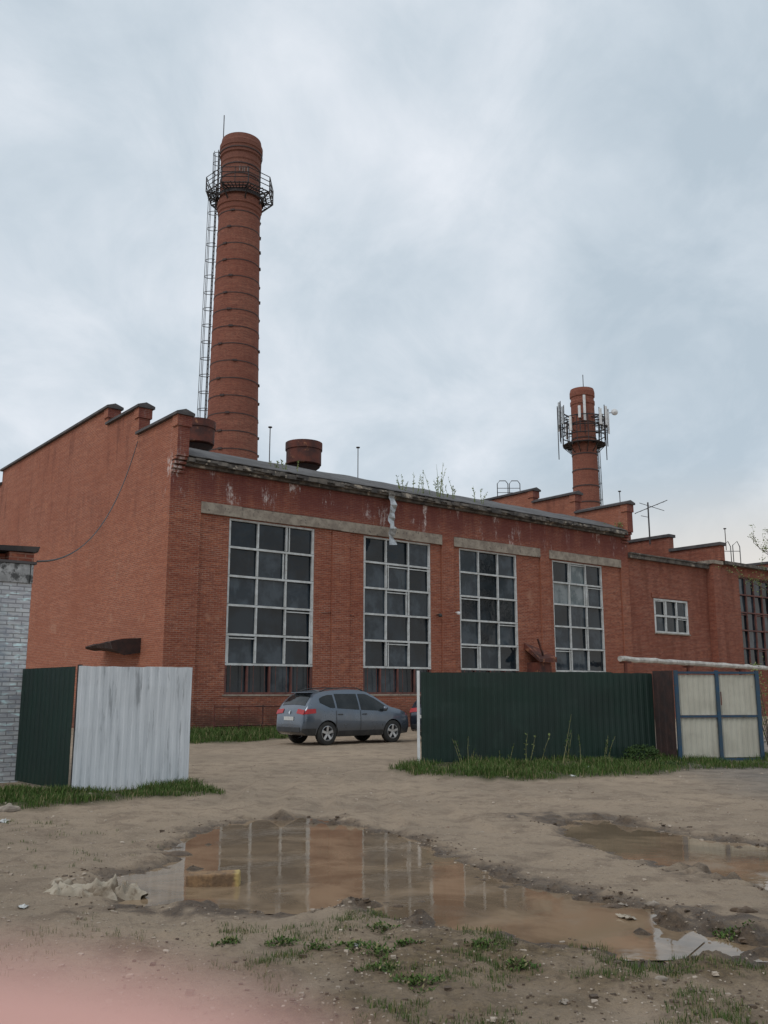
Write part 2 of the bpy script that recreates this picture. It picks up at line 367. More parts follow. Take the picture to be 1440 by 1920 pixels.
fgm=np.clip((7.1-flaty)/.9,0,1)*np.clip(.65+N1*1.4+N2*.6,0,1)*np.clip((flatx+1.9)/1.3+N2,0.05,1)
me=bpy.data.meshes.new('ground'); ny,nx=GX.shape
me.from_pydata(np.stack([flatx,flaty,H],1).tolist(),[],[(j*nx+i,j*nx+i+1,(j+1)*nx+i+1,(j+1)*nx+i) for j in range(ny-1) for i in range(nx-1)])
for nm,arr in (('wet',wet),('green',gm),('churn',fgm)):
    a=me.attributes.new(nm,'FLOAT','POINT'); a.data.foreach_set('value',arr.astype(np.float32))
me.polygons.foreach_set('use_smooth',[True]*len(me.polygons))
g=bpy.data.objects.new('ground',me); COL.objects.link(g); tag(g,'sandy dirt yard with damp muddy edges and ruts','ground',kind='structure')
t=NT('dirt'); v=t.tc.outputs['Object']
def attr(nm):
    a=t.N('ShaderNodeAttribute'); a.attribute_name=nm; return a.outputs['Fac']
big=t.noise(v,.35,6,.6); med=t.noise(v,2.2,7,.7); fine=t.noise(v,17,6,.75); vf=t.noise(v,60,4,.75)
c=t.mix(t.ramp(big,.35,.65),(.43,.33,.237),(.345,.268,.195))
c=t.mix(t.ramp(med,.46,.64,0,.68),c,(.24,.18,.13))
c=t.mix(t.ramp(fine,.54,.70,0,.65),c,(.18,.136,.098))
c=t.mix(t.ramp(fine,.42,.3,0,.5),c,(.52,.415,.315))
c=t.mix(t.ramp(vf,.60,.68,0,.5),c,(.56,.48,.40))
c=t.mix(t.ramp(vf,.40,.32,0,.45),c,(.16,.122,.092))
ch=attr('churn'); c=t.mix(t.math('MULTIPLY',ch,t.ramp(med,.3,.58,.4,.9)),c,t.mix(t.ramp(fine,.4,.6),(.215,.155,.085),(.12,.085,.05)))
gr=attr('green'); c=t.mix(t.math('MULTIPLY',gr,.9),c,(.05,.055,.022))
we=attr('wet'); wf=t.ramp(t.math('ADD',we,t.math('MULTIPLY',t.math('SUBTRACT',med,.5),1.3)),.3,.9)
c=t.mix(t.math('MULTIPLY',wf,.9),c,t.mix(t.ramp(fine,.4,.62),(.135,.093,.060),(.075,.053,.037)))
spx=t.N('ShaderNodeSeparateXYZ'); t.l.new(v,spx.inputs[0])
am=t.math('MULTIPLY',t.ramp(t.math('ADD',spx.outputs[0],t.math('MULTIPLY',big,3)),6.2,9.0),t.math('MULTIPLY',t.ramp(spx.outputs[1],12.5,14.5),t.ramp(spx.outputs[1],40,30)))
c=t.mix(t.math('MULTIPLY',am,.7),c,t.mix(t.ramp(med,.4,.6),(.25,.225,.20),(.16,.145,.13)))
t.col(c); t.set(Roughness=t.ramp(wf,0,1,.95,.5)); t.b.inputs['Specular IOR Level'].default_value=.25
t.bump(t.math('ADD',t.math('MULTIPLY',fine,.9),t.math('ADD',t.math('MULTIPLY',vf,.35),med)),1.0,.05)
me.materials.append(t.m)
t=NT('muddy_water'); v=t.tc.outputs['Object']
t.col(t.mix(t.ramp(t.noise(v,1.1,6,.65,.6),.36,.62),(.29,.205,.130),(.165,.115,.072)))
t.set(Roughness=t.ramp(t.noise(v,1.6,6,.7,.5),.45,.66,.02,.13)); t.b.inputs['IOR'].default_value=1.33
t.bump(t.math('ADD',t.noise(v,2.5,3),t.math('MULTIPLY',t.noise(v,14,3),.2)),.08,.012)
M['water']=t.m
for q_,P in enumerate(PUD):
    k_=len(P); ar=sum(P[i].x*P[(i+1)%k_].y-P[(i+1)%k_].x*P[i].y for i in range(k_)); sg=1 if ar>0 else -1; vs=[]
    for i in range(k_):
        e1=(P[i]-P[i-1]).normalized(); e2_=(P[(i+1)%k_]-P[i]).normalized(); tt=(e1+e2_).normalized(); nrm=Vector((tt.y,-tt.x,0))*sg
        q=P[i]+nrm*(.20 if q_<2 else .10); vs.append((q.x,q.y,-.003*q_))
    mb=MB(); mb.add(vs,[tuple(range(k_))] if sg>0 else [tuple(range(k_))[::-1]])
    o=mb.build('puddle',M['water'])
    tag(o,kind='structure',cat='puddle',label={0:'large brown rain puddle across the middle of the yard',1:'long narrow puddle on the right in front of the cream gate',2:'small sky bright puddle at the lower right'}[q_])
# ---------------------------------------------------------------- main workshop building
A=math.atan2(.6239,.7815); P0=Vector((-8.28,35,0)); CA,SA=math.cos(A),math.sin(A)
def loc(s,w,z=0): return Vector((P0.x+s*CA-w*SA,P0.y+s*SA+w*CA,z))
L=28.6; DEP=29.0
fb=empty('factory_building',P0,A,label='long red brick workshop with four tall grid windows and stepped gables',cat='building')
wins=[(2.68,6.85),(9.5,13.5),(15.35,19.4),(22.12,26.3)]
zones=[(1.35,14.15,[0,1]),(14.93,21.1,[2]),(21.8,27.9,[3])]
mb=MB(); RE=.09
mb.box((0,0,9.0),(L,.5,10.6))
for a,b in ((0,1.35),(14.15,14.93),(21.1,21.8),(27.9,L)): mb.box((a,0,-.2),(b,.5,9.0))
for a,b,ws in zones:
    mb.box((a,RE,8.5),(b,.5,9.0))
    x=a
    for i in ws:
        mb.box((x,RE,-.2),(wins[i][0],.5,8.5)); mb.box((wins[i][0],RE,-.2),(wins[i][1],.5,1.5)); x=wins[i][1]
    mb.box((x,RE,-.2),(b,.5,8.5))
mb.box((7.75,RE-.07,1.2),(8.7,RE,8.5))
STEP=[(-.45,3.3,12.2),(3.3,6.7,13.4),(6.7,22.3,14.2),(22.3,25.7,13.4),(25.7,29.45,12.2)]
for s0,s1 in ((0,.5),(L-.5,L)):
    mb.box((s0,.5,-.2),(s1,DEP-.5,10.6))
    for a,b,z in STEP: mb.box((s0,a,10.6),(s1,b,z))
mb.box((0,DEP-.5,-.2),(L,DEP,10.6))
for s0,s1 in ((0,.5),(L-.5,L)):
    for k in range(4): mb.box((s0+.002,-.36+.09*k,10.5-.16*k-.02),(s1-.002,0,10.6-.16*k-.02))
mb.build('wall',M['brick'],fb)
for s0,s1 in ((0,.5),(L-.5,L)):
    for a,b,z in STEP:
        c=MB(); lo=a-.14 if a<14 else a-.02; hi=b+.02 if b<20 else b+.14
        if a==6.7: lo=a-.14; hi=b+.14
        c.add([(s0-.14,lo,z+.01),(s1+.14,lo,z+.01),(s1+.14,hi,z+.01),(s0-.14,hi,z+.01),(s0-.14,lo,z+.12),(s1+.14,lo,z+.12),(s1+.14,hi,z+.12),(s0-.14,hi,z+.12),
               (s0+.25,lo+.02,z+.26),(s0+.25,hi-.02,z+.26)],
              [(0,3,2,1),(0,1,5,4),(1,2,6,5),(2,3,7,6),(3,0,4,7),(4,5,8),(7,9,6),(5,6,9,8),(4,8,9,7)])
        c.build('coping',M['capping'],fb)
        e_=MB()
        if a<14: e_.box((s0-.06,a-.06,z-.42),(s1+.06,a+.4,z+.005))
        else: e_.box((s0-.06,b-.4,z-.42),(s1+.06,b+.06,z+.005))
        e_.build('corbel_cap',M['brick'],fb)
mb=MB(); prof=[(-.42,10.64),(-.1,10.78),(1.2,11.30),(3.3,12.0),(8,12.75),(14.5,13.6),(21,12.75),(25.7,12.0),(27.8,11.30),(29.42,10.66)]
ss=np.linspace(.5,L-.5,90); vs=[]; 
for s_ in ss:
    for i,(w_,z_) in enumerate(prof):
        vs.append((s_,w_+(.05*mn.noise((s_*1.7,3,1)) if i==0 else 0),z_+(.09*mn.noise((s_*.6,w_*.6,2)) if i>1 else .03*mn.noise((s_*3,5,1)))))
k=len(prof); fs=[(i*k+j,(i+1)*k+j,(i+1)*k+j+1,i*k+j+1) for i in range(89) for j in range(k-1)]
mb.add(vs,fs); roof=mb.build('roof',M['roofing'],fb,smooth=False)
sm=roof.modifiers.new('th','SOLIDIFY'); sm.thickness=.035; sm.offset=1
mb=MB(); mb.box((.5,-.34,10.42),(L-.5,.002,10.585)); mb.box((.5,-.2,10.3),(L-.5,-.002,10.418)); mb.build('cornice',M['edge'],fb)
mb=MB(); vs=[]; x=.52
while x<L-.52:
    w_=min(U(.12,.7),L-.5-x)
    d=U(.01,.09); h=U(.0,.13); zt=10.61+U(-.02,.02)
    for xx in (x,x+w_): vs+=[(xx,-.40-d,10.52-h),(xx,-.40-d*.6,zt)]
    x+=w_
mb.add(vs,[(2*i,2*i+2,2*i+3,2*i+1) for i in range(len(vs)//2-1)]); o=mb.build('eave_flashing',M['edge'],fb)
for a,b,ws in zones:
    lb=MB(); x=a
    while x<b-.01:
        w_=min(U(1.6,3),b-x); lb.box((x,-.03+U(-.008,.008),8.54+U(-.02,.02)),(x+w_,RE-.001,8.997-U(0,.02))); x+=w_
    lb.build('lintel',M['concrete'],fb)
def window(par,s0,s1,z0,z1,wy,rows,cols,bottom=True,pick=None,fm='frame',t_=.06):
    g_=MB(); f_=MB(); bf=MB(); rh=(z1-z0)/rows; cw=(s1-s0)/cols
    for r in range(rows):
        brown=bottom and r==0; nc=cols+(1 if brown else 0); cw=(s1-s0)/nc
        for c_ in range(nc):
            q=rnd(); mi=0 if q<.58 else 1
            if pick: mi=pick(r,c_)
            a=s0+c_*cw; b=a+cw; za=z0+r*rh; zb=za+rh; j=U(-.02,.02); j2=U(-.012,.04)
            g_.add([(a,wy+j,za),(b,wy-j,za),(b,wy-j+j2,zb),(a,wy+j+j2,zb)],[(0,1,2,3)],mi)
            if not brown and rnd()<.28:
                xx=a+cw*(.10 if rnd()<.5 else .90); f_.box((xx-.025,wy-.09,za),(xx+.025,wy-.05,zb))
                if rnd()<.6: f_.box((a,wy-.092,zb-.16),(b,wy-.05,zb-.115))
        T=bf if brown else f_
        for c_ in range(nc+1):
            x=min(max(s0+c_*cw,s0+t_*.8),s1-t_*.8); hw=t_*(.9 if c_ in (0,nc) else .62)
            T.box((x-hw,wy-.11,z0+r*rh+t_),(x+hw,wy-.013,z0+(r+1)*rh-.001))
        if brown:
            for q in range(8):
                x=s0+(q+.5)*(s1-s0)/8; bf.box((x-.007,wy-.15,z0+.03),(x+.007,wy-.13,z0+rh-.03))
    for r in range(rows+1):
        z=min(max(z0+r*rh,z0+t_*.6),z1-t_*.6)
        T=bf if (bottom and r==0) else f_
        T.box((s0,wy-.12,z-t_*.7),(s1,wy-.011,z+t_*.7))
    o=g_.build('window',[M['g_dark'],M['g_mid'],M['g_pale']],par)
    f_.build('frame',M[fm],o)
    if bottom: bf.build('lower_frame',M['brownframe'],o)
    sl_=MB(); sl_.box((s0-.08,wy-.18,z0-.07),(s1+.08,wy,z0-.002)); sl_.build('sill',M['concrete'],o)
    return o
random.seed(21)
for i,(a,b) in enumerate(wins):
    pk=None
    if i==3: pk=lambda r,c_: 2 if (r in (4,5) and c_==1) or (r==4 and c_==0) or (r==3 and c_==1 and rnd()<.5) else (1 if rnd()<.5 else 0)
    window(fb,a,b,1.5,8.5,.24,6,3,True,pk)
mb=MB(); vs=[]
for i in range(14):
    z=10.5-i*.19; s_=10.72+.03*math.sin(i*.7)-.02*i; y=-.48+.07*math.sin(i*1.3)-.02*i; wv=.17*(1+.25*math.sin(i*2.1))
    vs+=[(s_-wv,y,z),(s_+wv,y+.10*math.sin(i*1.9),z+.04*math.sin(i*3))]
mb.add(vs,[(2*i,2*i+1,2*i+3,2*i+2) for i in range(13)]); tag(mb.build('loose_flashing',M['galv'],fb),label='torn strip of silver flashing hanging from the eave')
mb=MB(); vs=[]; n_=16
for i in range(n_+1):
    w_=2.0+3.6*i/n_; f=1-i/n_; h=.16+.40*f**1.4+.05*mn.noise((i*.8,1,1)); dpt=.9+.35*f+.1*mn.noise((i*.6,4,1)); zt=3.55-.10*i/n_+.05*mn.noise((i*.7,9,1))
    vs+=[(-.003,w_,zt+.12),(-dpt*.6,w_,zt+.07),(-dpt,w_,zt-.06),(-dpt*.92,w_,zt-h*.6),(-dpt*.5,w_,zt-h),(-.003,w_,zt-h*.8)]
mb.add(vs,[(i*6+j,(i+1)*6+j,(i+1)*6+(j+1)%6,i*6+(j+1)%6) for i in range(n_) for j in range(6)]+[(0,1,2,3,4,5),tuple(n_*6+j for j in (5,4,3,2,1,0))]); mb.build('canopy',M['darkrust'],fb)
mb=MB(); mb.box((-.06,2.4,0),(-.004,4.2,2.4)); mb.build('door',M['darkrust'],fb)
mb=MB(); mb.box((19.95,-.75,2.0),(20.85,RE-.003,3.05))
mb.add([(19.75,-.95,3.06),(21.05,-.95,3.06),(21.05,RE-.01,3.3),(19.75,RE-.01,3.75),(19.75,-.95,3.2),(21.05,-.95,3.3),(21.05,RE-.01,3.75),(19.75,RE-.01,4.05)],[(0,3,2,1),(4,5,6,7),(0,1,5,4),(1,2,6,5),(2,3,7,6),(3,0,4,7)])
mb.bar((19.7,-.9,4.2),(20.3,-.7,3.4),.08); mb.build('extractor_hood',M['rust'],fb)
for s_,z_ in ((13.85,5.15),(14.95,5.3)):
    mb=MB(); y0=RE if s_<14 else 0
    mb.tube([(s_,y0-.01,z_),(s_,y0-.22,z_+.03)],.03); mb.lathe([(0,0),(.09,.02),(.1,.1),(.06,.16),(0,.17)],12,(s_,y0-.25,z_-.12)); mb.build('security_camera' if s_<14 else 'camera_housing',M['blackpl' if s_<14 else 'antenna'],fb,smooth=True)  # both wall fittings are security cameras, neither is a lamp
mb=MB(); mb.tube([(7.2+i*.9,RE-.02,4.9+.06*math.sin(i*1.7)-.02*i) for i in range(3)],.010,4); mb.build('wall_cable',M['cable'],fb)
for (px,py0,Y,dia,lab) in ((370,792,44,1.72,'rusty round roof ventilator beside the stepped gable'),(570,832,46,1.80,'rusty round roof ventilator standing alone on the roof edge')):
    p=at(px,py0,Y); v_=empty('roof_ventilator',(p.x,p.y,p.z-2.6),0,label=lab,cat='ventilator',group='round ventilators on the workshop roof')
    R=dia/2; m=MB(); m.lathe([(R*.96,1.45),(R,1.47),(R,2.2)],36); m.lathe([(R,2.2),(R+.05,2.22),(R+.05,2.6),(R+.01,2.6),(R-.03,1.5),(R*.55,1.36),(R*.96,1.45)],36); m.build('drum',M['rust'],v_,smooth=False)
    m=MB(); m.lathe([(R*.5,-.3),(R*.5,1.05),(R*.93,1.36)],28); m.build('neck',M['darkrust'],v_,smooth=True)
    m=MB(); m.lathe([(R*.8,2.3),(.02,2.55)],24); m.build('cap',M['darkrust'],v_)
def pole(px,py0,py1,Y,nm,lab,cat,r=.025,cap=True,group=None):
    a=at(px,py1,Y); b=at(px,py0,Y); b.x=a.x
    m=MB(); m.tube([(0,0,-.4),(0,0,(b.z-a.z))],r,6)
    if cap: m.lathe([(.02,-.02),(.10,0),(.10,.05),(.02,.07)],8,(0,0,b.z-a.z))
    return tag(m.build(nm,M['darkrust'],None,loc=a),lab,cat,group)
pole(505,802,868,44,'roof_pole','thin rusty vent pole on the roof between the two round ventilators','pole')
pole(671,840,896,47,'roof_pole','thin rusty vent pole on the roof right of the ventilators','pole')
pole(1163,922,948,58,'roof_pole','short thin pole behind the right stepped gable','pole')
pole(1361,992,1020,59,'roof_pole','small thin pole on the roof near the right edge','pole')
def stalks(name,base,n_,h,lab,cat,mat='leaf',spread=.25,lean=.25,leaf=.06,nl=9,group=None,thick=.008,stem='stalk'):
    st=MB(); lf=MB()
    for i in range(n_):
        a=U(0,6.28); r=U(0,spread); b=Vector((math.cos(a)*r*1.6,math.sin(a)*r*.4,-.05)); hh=h*U(.4,1); d=Vector((U(-lean,lean),U(-lean,lean)*.5,1)); bend=U(-.2,.2)
        pts=[b+d*hh*t_+Vector((bend*t_*t_*hh,0,0)) for t_ in (0,.33,.66,1)]
        st.tube(pts,[thick,thick*.8,thick*.6,thick*.3],4)
        for k in range(nl):
            t_=U(.15,1); q=b+d*hh*t_+Vector((bend*t_*t_*hh,0,0)); u_=Vector((U(-.7,.7),U(-.7,.7),U(.1,1))).normalized()*leaf*U(.6,1.3); w_=u_.cross(Vector((U(-1,1),U(-1,1),U(-1,1)))).normalized()*leaf*.2
            lf.add([q,q+u_*.5+w_,q+u_,q+u_*.5-w_],[(0,1,2,3)])
    e_=empty(name,base,0,label=lab,cat=cat,group=group)
    st.build('stem',M[stem],e_); lf.build('foliage',M[mat],e_); return e_
for s_,n_,h_,lab in ((12.2,6,1.15,'pale weeds on the eave above the second window, leftmost clump'),(13.5,9,1.8,'tallest clump of pale weeds growing on the eave'),(15.0,5,1.4,'thin pale weeds on the eave between the second and third windows'),(17.0,4,1.4,'rightmost thin weeds on the eave above the third window'),(5.2,6,.5,'small clump of weeds on the eave above the first window'),(28.0,8,.5,'small tuft at the right end of the workshop eave')):
    stalks('roof_weed',loc(s_,.1,10.85),n_,h_,lab,'weed',spread=.5,lean=.22,leaf=.12,nl=14,thick=.014,stem='leaf',group='weeds on the workshop eave')
# ---------------------------------------------------------------- annex + far workshop
an=empty('annex_building',loc(L+.02,0),A,label='lower red brick annex with one small white framed window',cat='building')
AL=8.1; a0=2.38; a1=5.78; m=MB()
m.box((0,.12,-.2),(a0,.5,9.2)); m.box((a1,.12,-.2),(AL,.5,9.2)); m.box((a0,.12,-.2),(a1,.5,5.0)); m.box((a0,.12,7.0),(a1,.5,9.2)); m.box((0,.5,-.2),(.4,14,9.2)); m.box((AL-.4,.5,-.2),(AL,14,9.2)); m.box((0,14,-.2),(AL,14.4,9.2))
m.build('wall',M['brick_far'],an)
m=MB(); m.box((0,-.12,9.2),(AL,.5,9.42)); m.box((-.0,-.2,9.423),(AL,.6,9.5)); m.build('coping',M['edge'],an)
m=MB(); m.add([(.4,.5,9.45),(AL-.4,.5,9.45),(AL-.4,7,10.3),(.4,7,10.3),(.4,14,9.4),(AL-.4,14,9.4)],[(0,1,2,3),(3,2,5,4)]); m.build('roof',M['roofing'],an)
o=window(an,a0,a1,5.0,7.0,.22,2,3,False,lambda r,c_:1 if rnd()<.6 else 0,t_=.08)
m=MB(); m.box((a0-.2,.06,7.05),(a1+.2,.118,7.3)); m.build('lintel',M['brick_far'],an)
fb3=empty('workshop_building',loc(L+9.0,0),A,label='far red brick workshop with stepped gable at the right edge',cat='building')
m=MB(); W3=24
pos=[(2.6,6.6),(9.2,13.2),(15.8,19.8)]
m.box((0,0,9.0),(W3,.5,9.8)); x=0
for a,b in pos: m.box((x,.05 if x else 0,-.2),(a,.5,9.0)); m.box((a,.05,-.2),(b,.5,3.2)); x=b
m.box((x,0,-.2),(W3,.5,9.0)); m.box((-.9,-.35,-.2),(.0,.5,9.5)); m.box((0,.5,-.2),(.5,25,9.8)); m.box((W3-.5,.5,-.2),(W3,25,9.8)); m.box((.5,24.5,-.2),(W3-.5,25,9.8))
ST3=[(-.4,3.3,10.75),(3.3,6.7,11.75),(6.7,18.3,12.6),(18.3,21.7,11.75),(21.7,25.4,10.75)]
for s0 in (0,W3-.5):
    for a,b,z in ST3: m.box((s0,a,9.8),(s0+.5,b,z))
m.build('wall',M['brick_far'],fb3)
m=MB(); m.box((-1.05,-.5,9.5),(.1,-.41,9.72)); m.box((-1.05,-.41,9.5),(-.003,.6,9.72)); m.build('pier_cap',M['concrete'],fb3)
for s0 in (0,W3-.5):
    for a,b,z in ST3: 
        m=MB(); m.box((s0-.12,a-.1,z+.003),(s0+.62,b-.003 if b<20 else b,z+.2)); m.build('coping',M['capping'],fb3)
m=MB(); m.box((.5,-.4,9.6),(W3-.5,-.003,9.8)); m.build('cornice',M['edge'],fb3)
m=MB(); m.add([(.5,-.3,9.83),(W3-.5,-.3,9.83),(W3-.5,12.5,12),(.5,12.5,12),(.5,25.3,9.83),(W3-.5,25.3,9.83)],[(0,1,2,3),(3,2,5,4)]); m.build('roof',M['roofing'],fb3)
for a,b in pos: window(fb3,a,b,3.2,9.0,.24,5,4,False,lambda r,c_:0 if rnd()<.8 else 1,fm='brownframe')
m=MB()
for dx in (0,.8):
    m.tube([(dx,0,0),(dx,0,.9),(dx+.15,0,1.1),(dx+.55,0,1.1),(dx+.7,0,.9),(dx+.7,0,0)],.03,5)
for z in (.3,.6): m.tube([(0,0,z),(1.5,0,z)],.02,4)
p=at(933,932,60); tag(m.build('roof_ladder_hooks',M['steel'],None,loc=p),'dark curved ladder hooks on the roof left of the right gable','ladder')
m=MB()
for dx in (0,.6): m.tube([(dx,0,-.5),(dx,0,.7),(dx+.3,0,.95),(dx+.45,0,.6),(dx+.45,0,-.5)],.03,5)
m.tube([(0,0,.3),(1.05,0,.3)],.02,4)
p=at(1358,1042,60); tag(m.build('roof_ladder_hooks',M['steel'],None,loc=p),'dark curved ladder hooks on the roof of the far workshop','ladder')
m=MB(); p=at(1218,1004,60); q=at(1218,942,60); h=q.z-p.z
m.tube([(0,0,-.6),(0,0,h)],.05,6)
m.tube([(-.9,0,h-.75),(1.3,0,h+.15)],.025,5); m.tube([(-.5,.2,h+.0),(1.0,-.2,h-.6)],.02,5)
for k in range(6): x=-.8+k*.38; m.tube([(x,-.35,h-.72+k*.155),(x,.35,h-.72+k*.155)],.012,4); 
m.tube([(.0,0,h-1.0),(-.5,0,h-.9)],.02,4)
tag(m.build('roof_antenna',M['steel'],None,loc=p),'television aerial with slanted arms on the annex roof','antenna')
# ---------------------------------------------------------------- chimneys
def ladder(par,x0,z0,x1,z1,side=-1,wid=.5,hoopn=1.5,cage=.75,bk=.2):
    m=MB()
    def X(z): return x0+(x1-x0)*(z-z0)/(z1-z0)
    for y in (-wid/2,wid/2): m.tube([(side*x0,y,z0),(side*x1,y,z1)],.045,5)
    z=z0
    while z<z1: m.tube([(side*X(z),-wid/2,z),(side*X(z),wid/2,z)],.022,4); z+=.4
    m.build('ladder',M['steel'],par)
    c=MB(); z=z0+.5
    while z<z1:
        c.tube([(side*(X(z)+cage*math.sin(a)),wid*.75*math.cos(a),z) for a in np.linspace(0,math.pi,9)],.032,4)
        c.bar((side*X(z),-wid/2,z),(side*(X(z)-bk),-wid/2,z),.05); c.bar((side*X(z),wid/2,z),(side*(X(z)-bk),wid/2,z),.05)
        z+=hoopn
    for a in np.linspace(.25*math.pi,.75*math.pi,3): c.tube([(side*(X(zz_)+cage*math.sin(a)),wid*.75*math.cos(a),zz_) for zz_ in (z0+.5,z1-.1)],.025,4)
    c.build('ladder_cage',M['steel'],par)
c1=empty('chimney',(-12.75,75,0),0,label='tall red brick factory chimney with caged ladder and railed platform',cat='chimney')
def r1(z): return 1.77+(45-z)*.0165
m=MB()
prof=[(r1(-.5),-.5)]+[(r1(z),z) for z in range(1,43,2)]+[(r1(43),42.6),(r1(43)+.08,42.7),(r1(43)+.08,43.1),(r1(43)+.17,43.15),(r1(43)+.17,43.6),(r1(44)+.05,44.0),(r1(45),44.5),(1.72,47.3),(1.78,47.4),(1.78,47.7),(1.72,47.75),(1.72,48.0),(1.84,48.1),(1.84,48.7),(1.90,48.75),(1.90,49.2),(1.82,49.3),(1.74,49.8),(1.3,49.82),(1.3,47.5)]
m.lathe(prof,48); m.build('shaft',M['brick_round'],c1,smooth=False)
z=18.0
while z<42.4:
    h=MB(); R=r1(z)+.008; h.lathe([(R,-.04),(R+.02,-.04),(R+.02,.04),(R,.04)],40,(0,0,z))
    aa=U(-.5,.5)-math.pi/2
    for a in (aa,aa+2.09,aa+4.19,):
        p=Vector((math.cos(a)*(R+.05),math.sin(a)*(R+.05),z)); tt=Vector((-math.sin(a),math.cos(a),0))*.18; h.bar(p-tt,p+tt,.10,.16)
    h.build('hoop',M['hoop'],c1); z+=1.52
for z in (45.9,46.9,48.4): 
    h=MB(); R=(1.74 if z<48 else 1.85)+.01; h.lathe([(R,-.05),(R+.04,-.05),(R+.04,.05),(R,.05)],40,(0,0,z)); h.build('hoop',M['hoop'],c1)
PZ=44.4
m=MB(); R2=2.95; ang=[math.pi/8+i*math.pi/4 for i in range(8)]
def rg(R,z): return [(R*math.cos(a),R*math.sin(a),z) for a in ang]
for R_,z in ((R2,PZ),(2.0,PZ),(2.45,PZ)): m.tube(rg(R_,z),.07,4,closed=True)
for i in range(48):
    a=i/48*2*math.pi; m.bar((1.85*math.cos(a),1.85*math.sin(a),PZ+.05),(2.85*math.cos(a),2.85*math.sin(a),PZ+.05),.07,.03)
for a in ang: m.bar((1.8*math.cos(a),1.8*math.sin(a),PZ-1.1),(R2*math.cos(a),R2*math.sin(a),PZ),.10); m.bar((1.8*math.cos(a),1.8*math.sin(a),PZ),(R2*math.cos(a),R2*math.sin(a),PZ),.10)
m.lathe([(2.15,PZ-.45),(2.15,PZ-.2),(1.9,PZ-.2)],24)
m.build('platform',M['steel'],c1)
m=MB()
for z in (PZ+.5,PZ+.95,PZ+1.4): m.tube(rg(R2+.05,z),.045,4,closed=True)
for i in range(8):
    a=Vector(rg(R2+.05,PZ)[i]); m.tube([a,a+Vector((0,0,1.4))],.05,4)
    b=Vector(rg(R2+.05,PZ)[(i+1)%8]); mid=(a+b)/2; m.tube([mid,mid+Vector((0,0,1.4))],.03,4)
m.build('railing',M['steel'],c1)
ladder(c1,r1(17)+.17,17,r1(44)+.3,PZ+1.2,cage=.68)
ladder(c1,1.98,PZ+.2,1.98,49.0,hoopn=.9,cage=.5,bk=.15)
m=MB(); m.tube([(-1.65,0,47.5),(-1.65,0,52.6)],.045,5); m.build('lightning_rod',M['steel'],c1)
m=MB(); m.tube([(1.9,-1,44.4),(1.95,-1,48.0)],.03,4); m.build('antenna_rod',M['steel'],c1)
m=MB()
for dx in (0,.42): 
    for a,b in (((0,0),(0,.5)),((.26,0),(.26,.5)),((0,.26 if dx==0 else .5),(.26,.26 if dx==0 else .5))):
        def pt(u_,w_):
            th=-math.pi/2+.12+(u_+dx)/1.76; return Vector((1.785*math.cos(th),1.785*math.sin(th),46.05+w_))
        m.bar(pt(*a),pt(*b),.06,.02)
m.build('painted_mark',generic('faded_white_paint',(.30,.25,.23),(.2,.15,.13)),c1)
c2=empty('chimney',(24.6,110,0),0,label='smaller red brick chimney carrying mobile antennas on a steel ring',cat='chimney')
m=MB(); def2=lambda z:1.40+(38-z)*.013
m.lathe([(def2(z),z) for z in range(0,36,3)]+[(1.42,36.3),(1.5,36.4),(1.5,36.8),(1.4,36.9),(1.4,37.3),(1.52,37.4),(1.52,38.0),(1.42,38.4),(1.0,38.4),(1.0,37)],32); m.build('shaft',M['brick_round'],c2)
for i in range(11):
    z=14+i*2.0; h=MB(); R=def2(z)+.012; h.lathe([(R,-.07),(R+.05,-.07),(R+.05,.07),(R,.07)],28,(0,0,z)); h.build('hoop',M['hoop'],c2)
m=MB()
for z in (31.3,32.4,33.4,34.6): m.tube([(2.6*math.cos(a),2.6*math.sin(a),z) for a in np.linspace(0,2*math.pi,12,endpoint=False)],.07,4,closed=True)
for i in range(12):
    a=i/12*2*math.pi; d=Vector((math.cos(a),math.sin(a),0)); m.bar(d*1.45+Vector((0,0,30.2)),d*2.6+Vector((0,0,31.3)),.09); m.bar(d*1.4+Vector((0,0,31.3)),d*2.6+Vector((0,0,31.3)),.09); m.bar(d*1.4+Vector((0,0,34.6)),d*2.6+Vector((0,0,34.6)),.08); m.bar(d*2.6+Vector((0,0,31.3)),d*2.6+Vector((0,0,34.6)),.07)
m.lathe([(2.55,31.35),(1.5,31.4)],24); m.build('platform',M['steel'],c2)
random.seed(5)
for a_,hh in ((172,2.7),(188,2.9),(205,2.2),(228,1.8),(250,1.5),(264,3.2),(300,2.0),(322,2.4),(340,2.7),(354,2.9),(10,2.5),(28,2.0),(155,2.4),(90,2.6),(120,2.2)):
    a=math.radians(a_); d=Vector((math.cos(a),math.sin(a),0)); R=3.05 if a_ not in (264,) else 2.0; z0=33.0+U(-.5,1.1)
    m=MB(); m.bar(d*R+Vector((0,0,z0)),d*R+Vector((0,0,z0+hh)),.30,.18,up=d); q=m.build('panel_antenna',M['antenna'] if rnd()<.7 else M['galv'],c2,bevel=.02)
    m=MB(); m.tube([d*(R-.2)+Vector((0,0,z0-1.6)),d*(R-.2)+Vector((0,0,z0+hh+.2))],.06,5)
    for zz_ in (z0+.2,z0+hh*.6): m.bar(d*1.5+Vector((0,0,min(zz_,34.6))),d*R+Vector((0,0,zz_)),.07)
    m.build('antenna_mast',M['steel'],c2)
for a_,R in ((175,3.1),(10,2.9)):
    a=math.radians(a_); d=Vector((math.cos(a),math.sin(a),0)); m=MB(); m.tube([d*R+Vector((0,0,29.6)),d*R+Vector((0,0,36.4))],.06,5); m.build('antenna_mast',M['steel'],c2)
m=MB(); m.lathe([(0,-.25),(.3,-.12),(.42,.0),(.40,.05),(0,.08)],20,(3.7,-.9,35.3),axis='y'); m.build('dish',M['antenna'],c2,smooth=True)
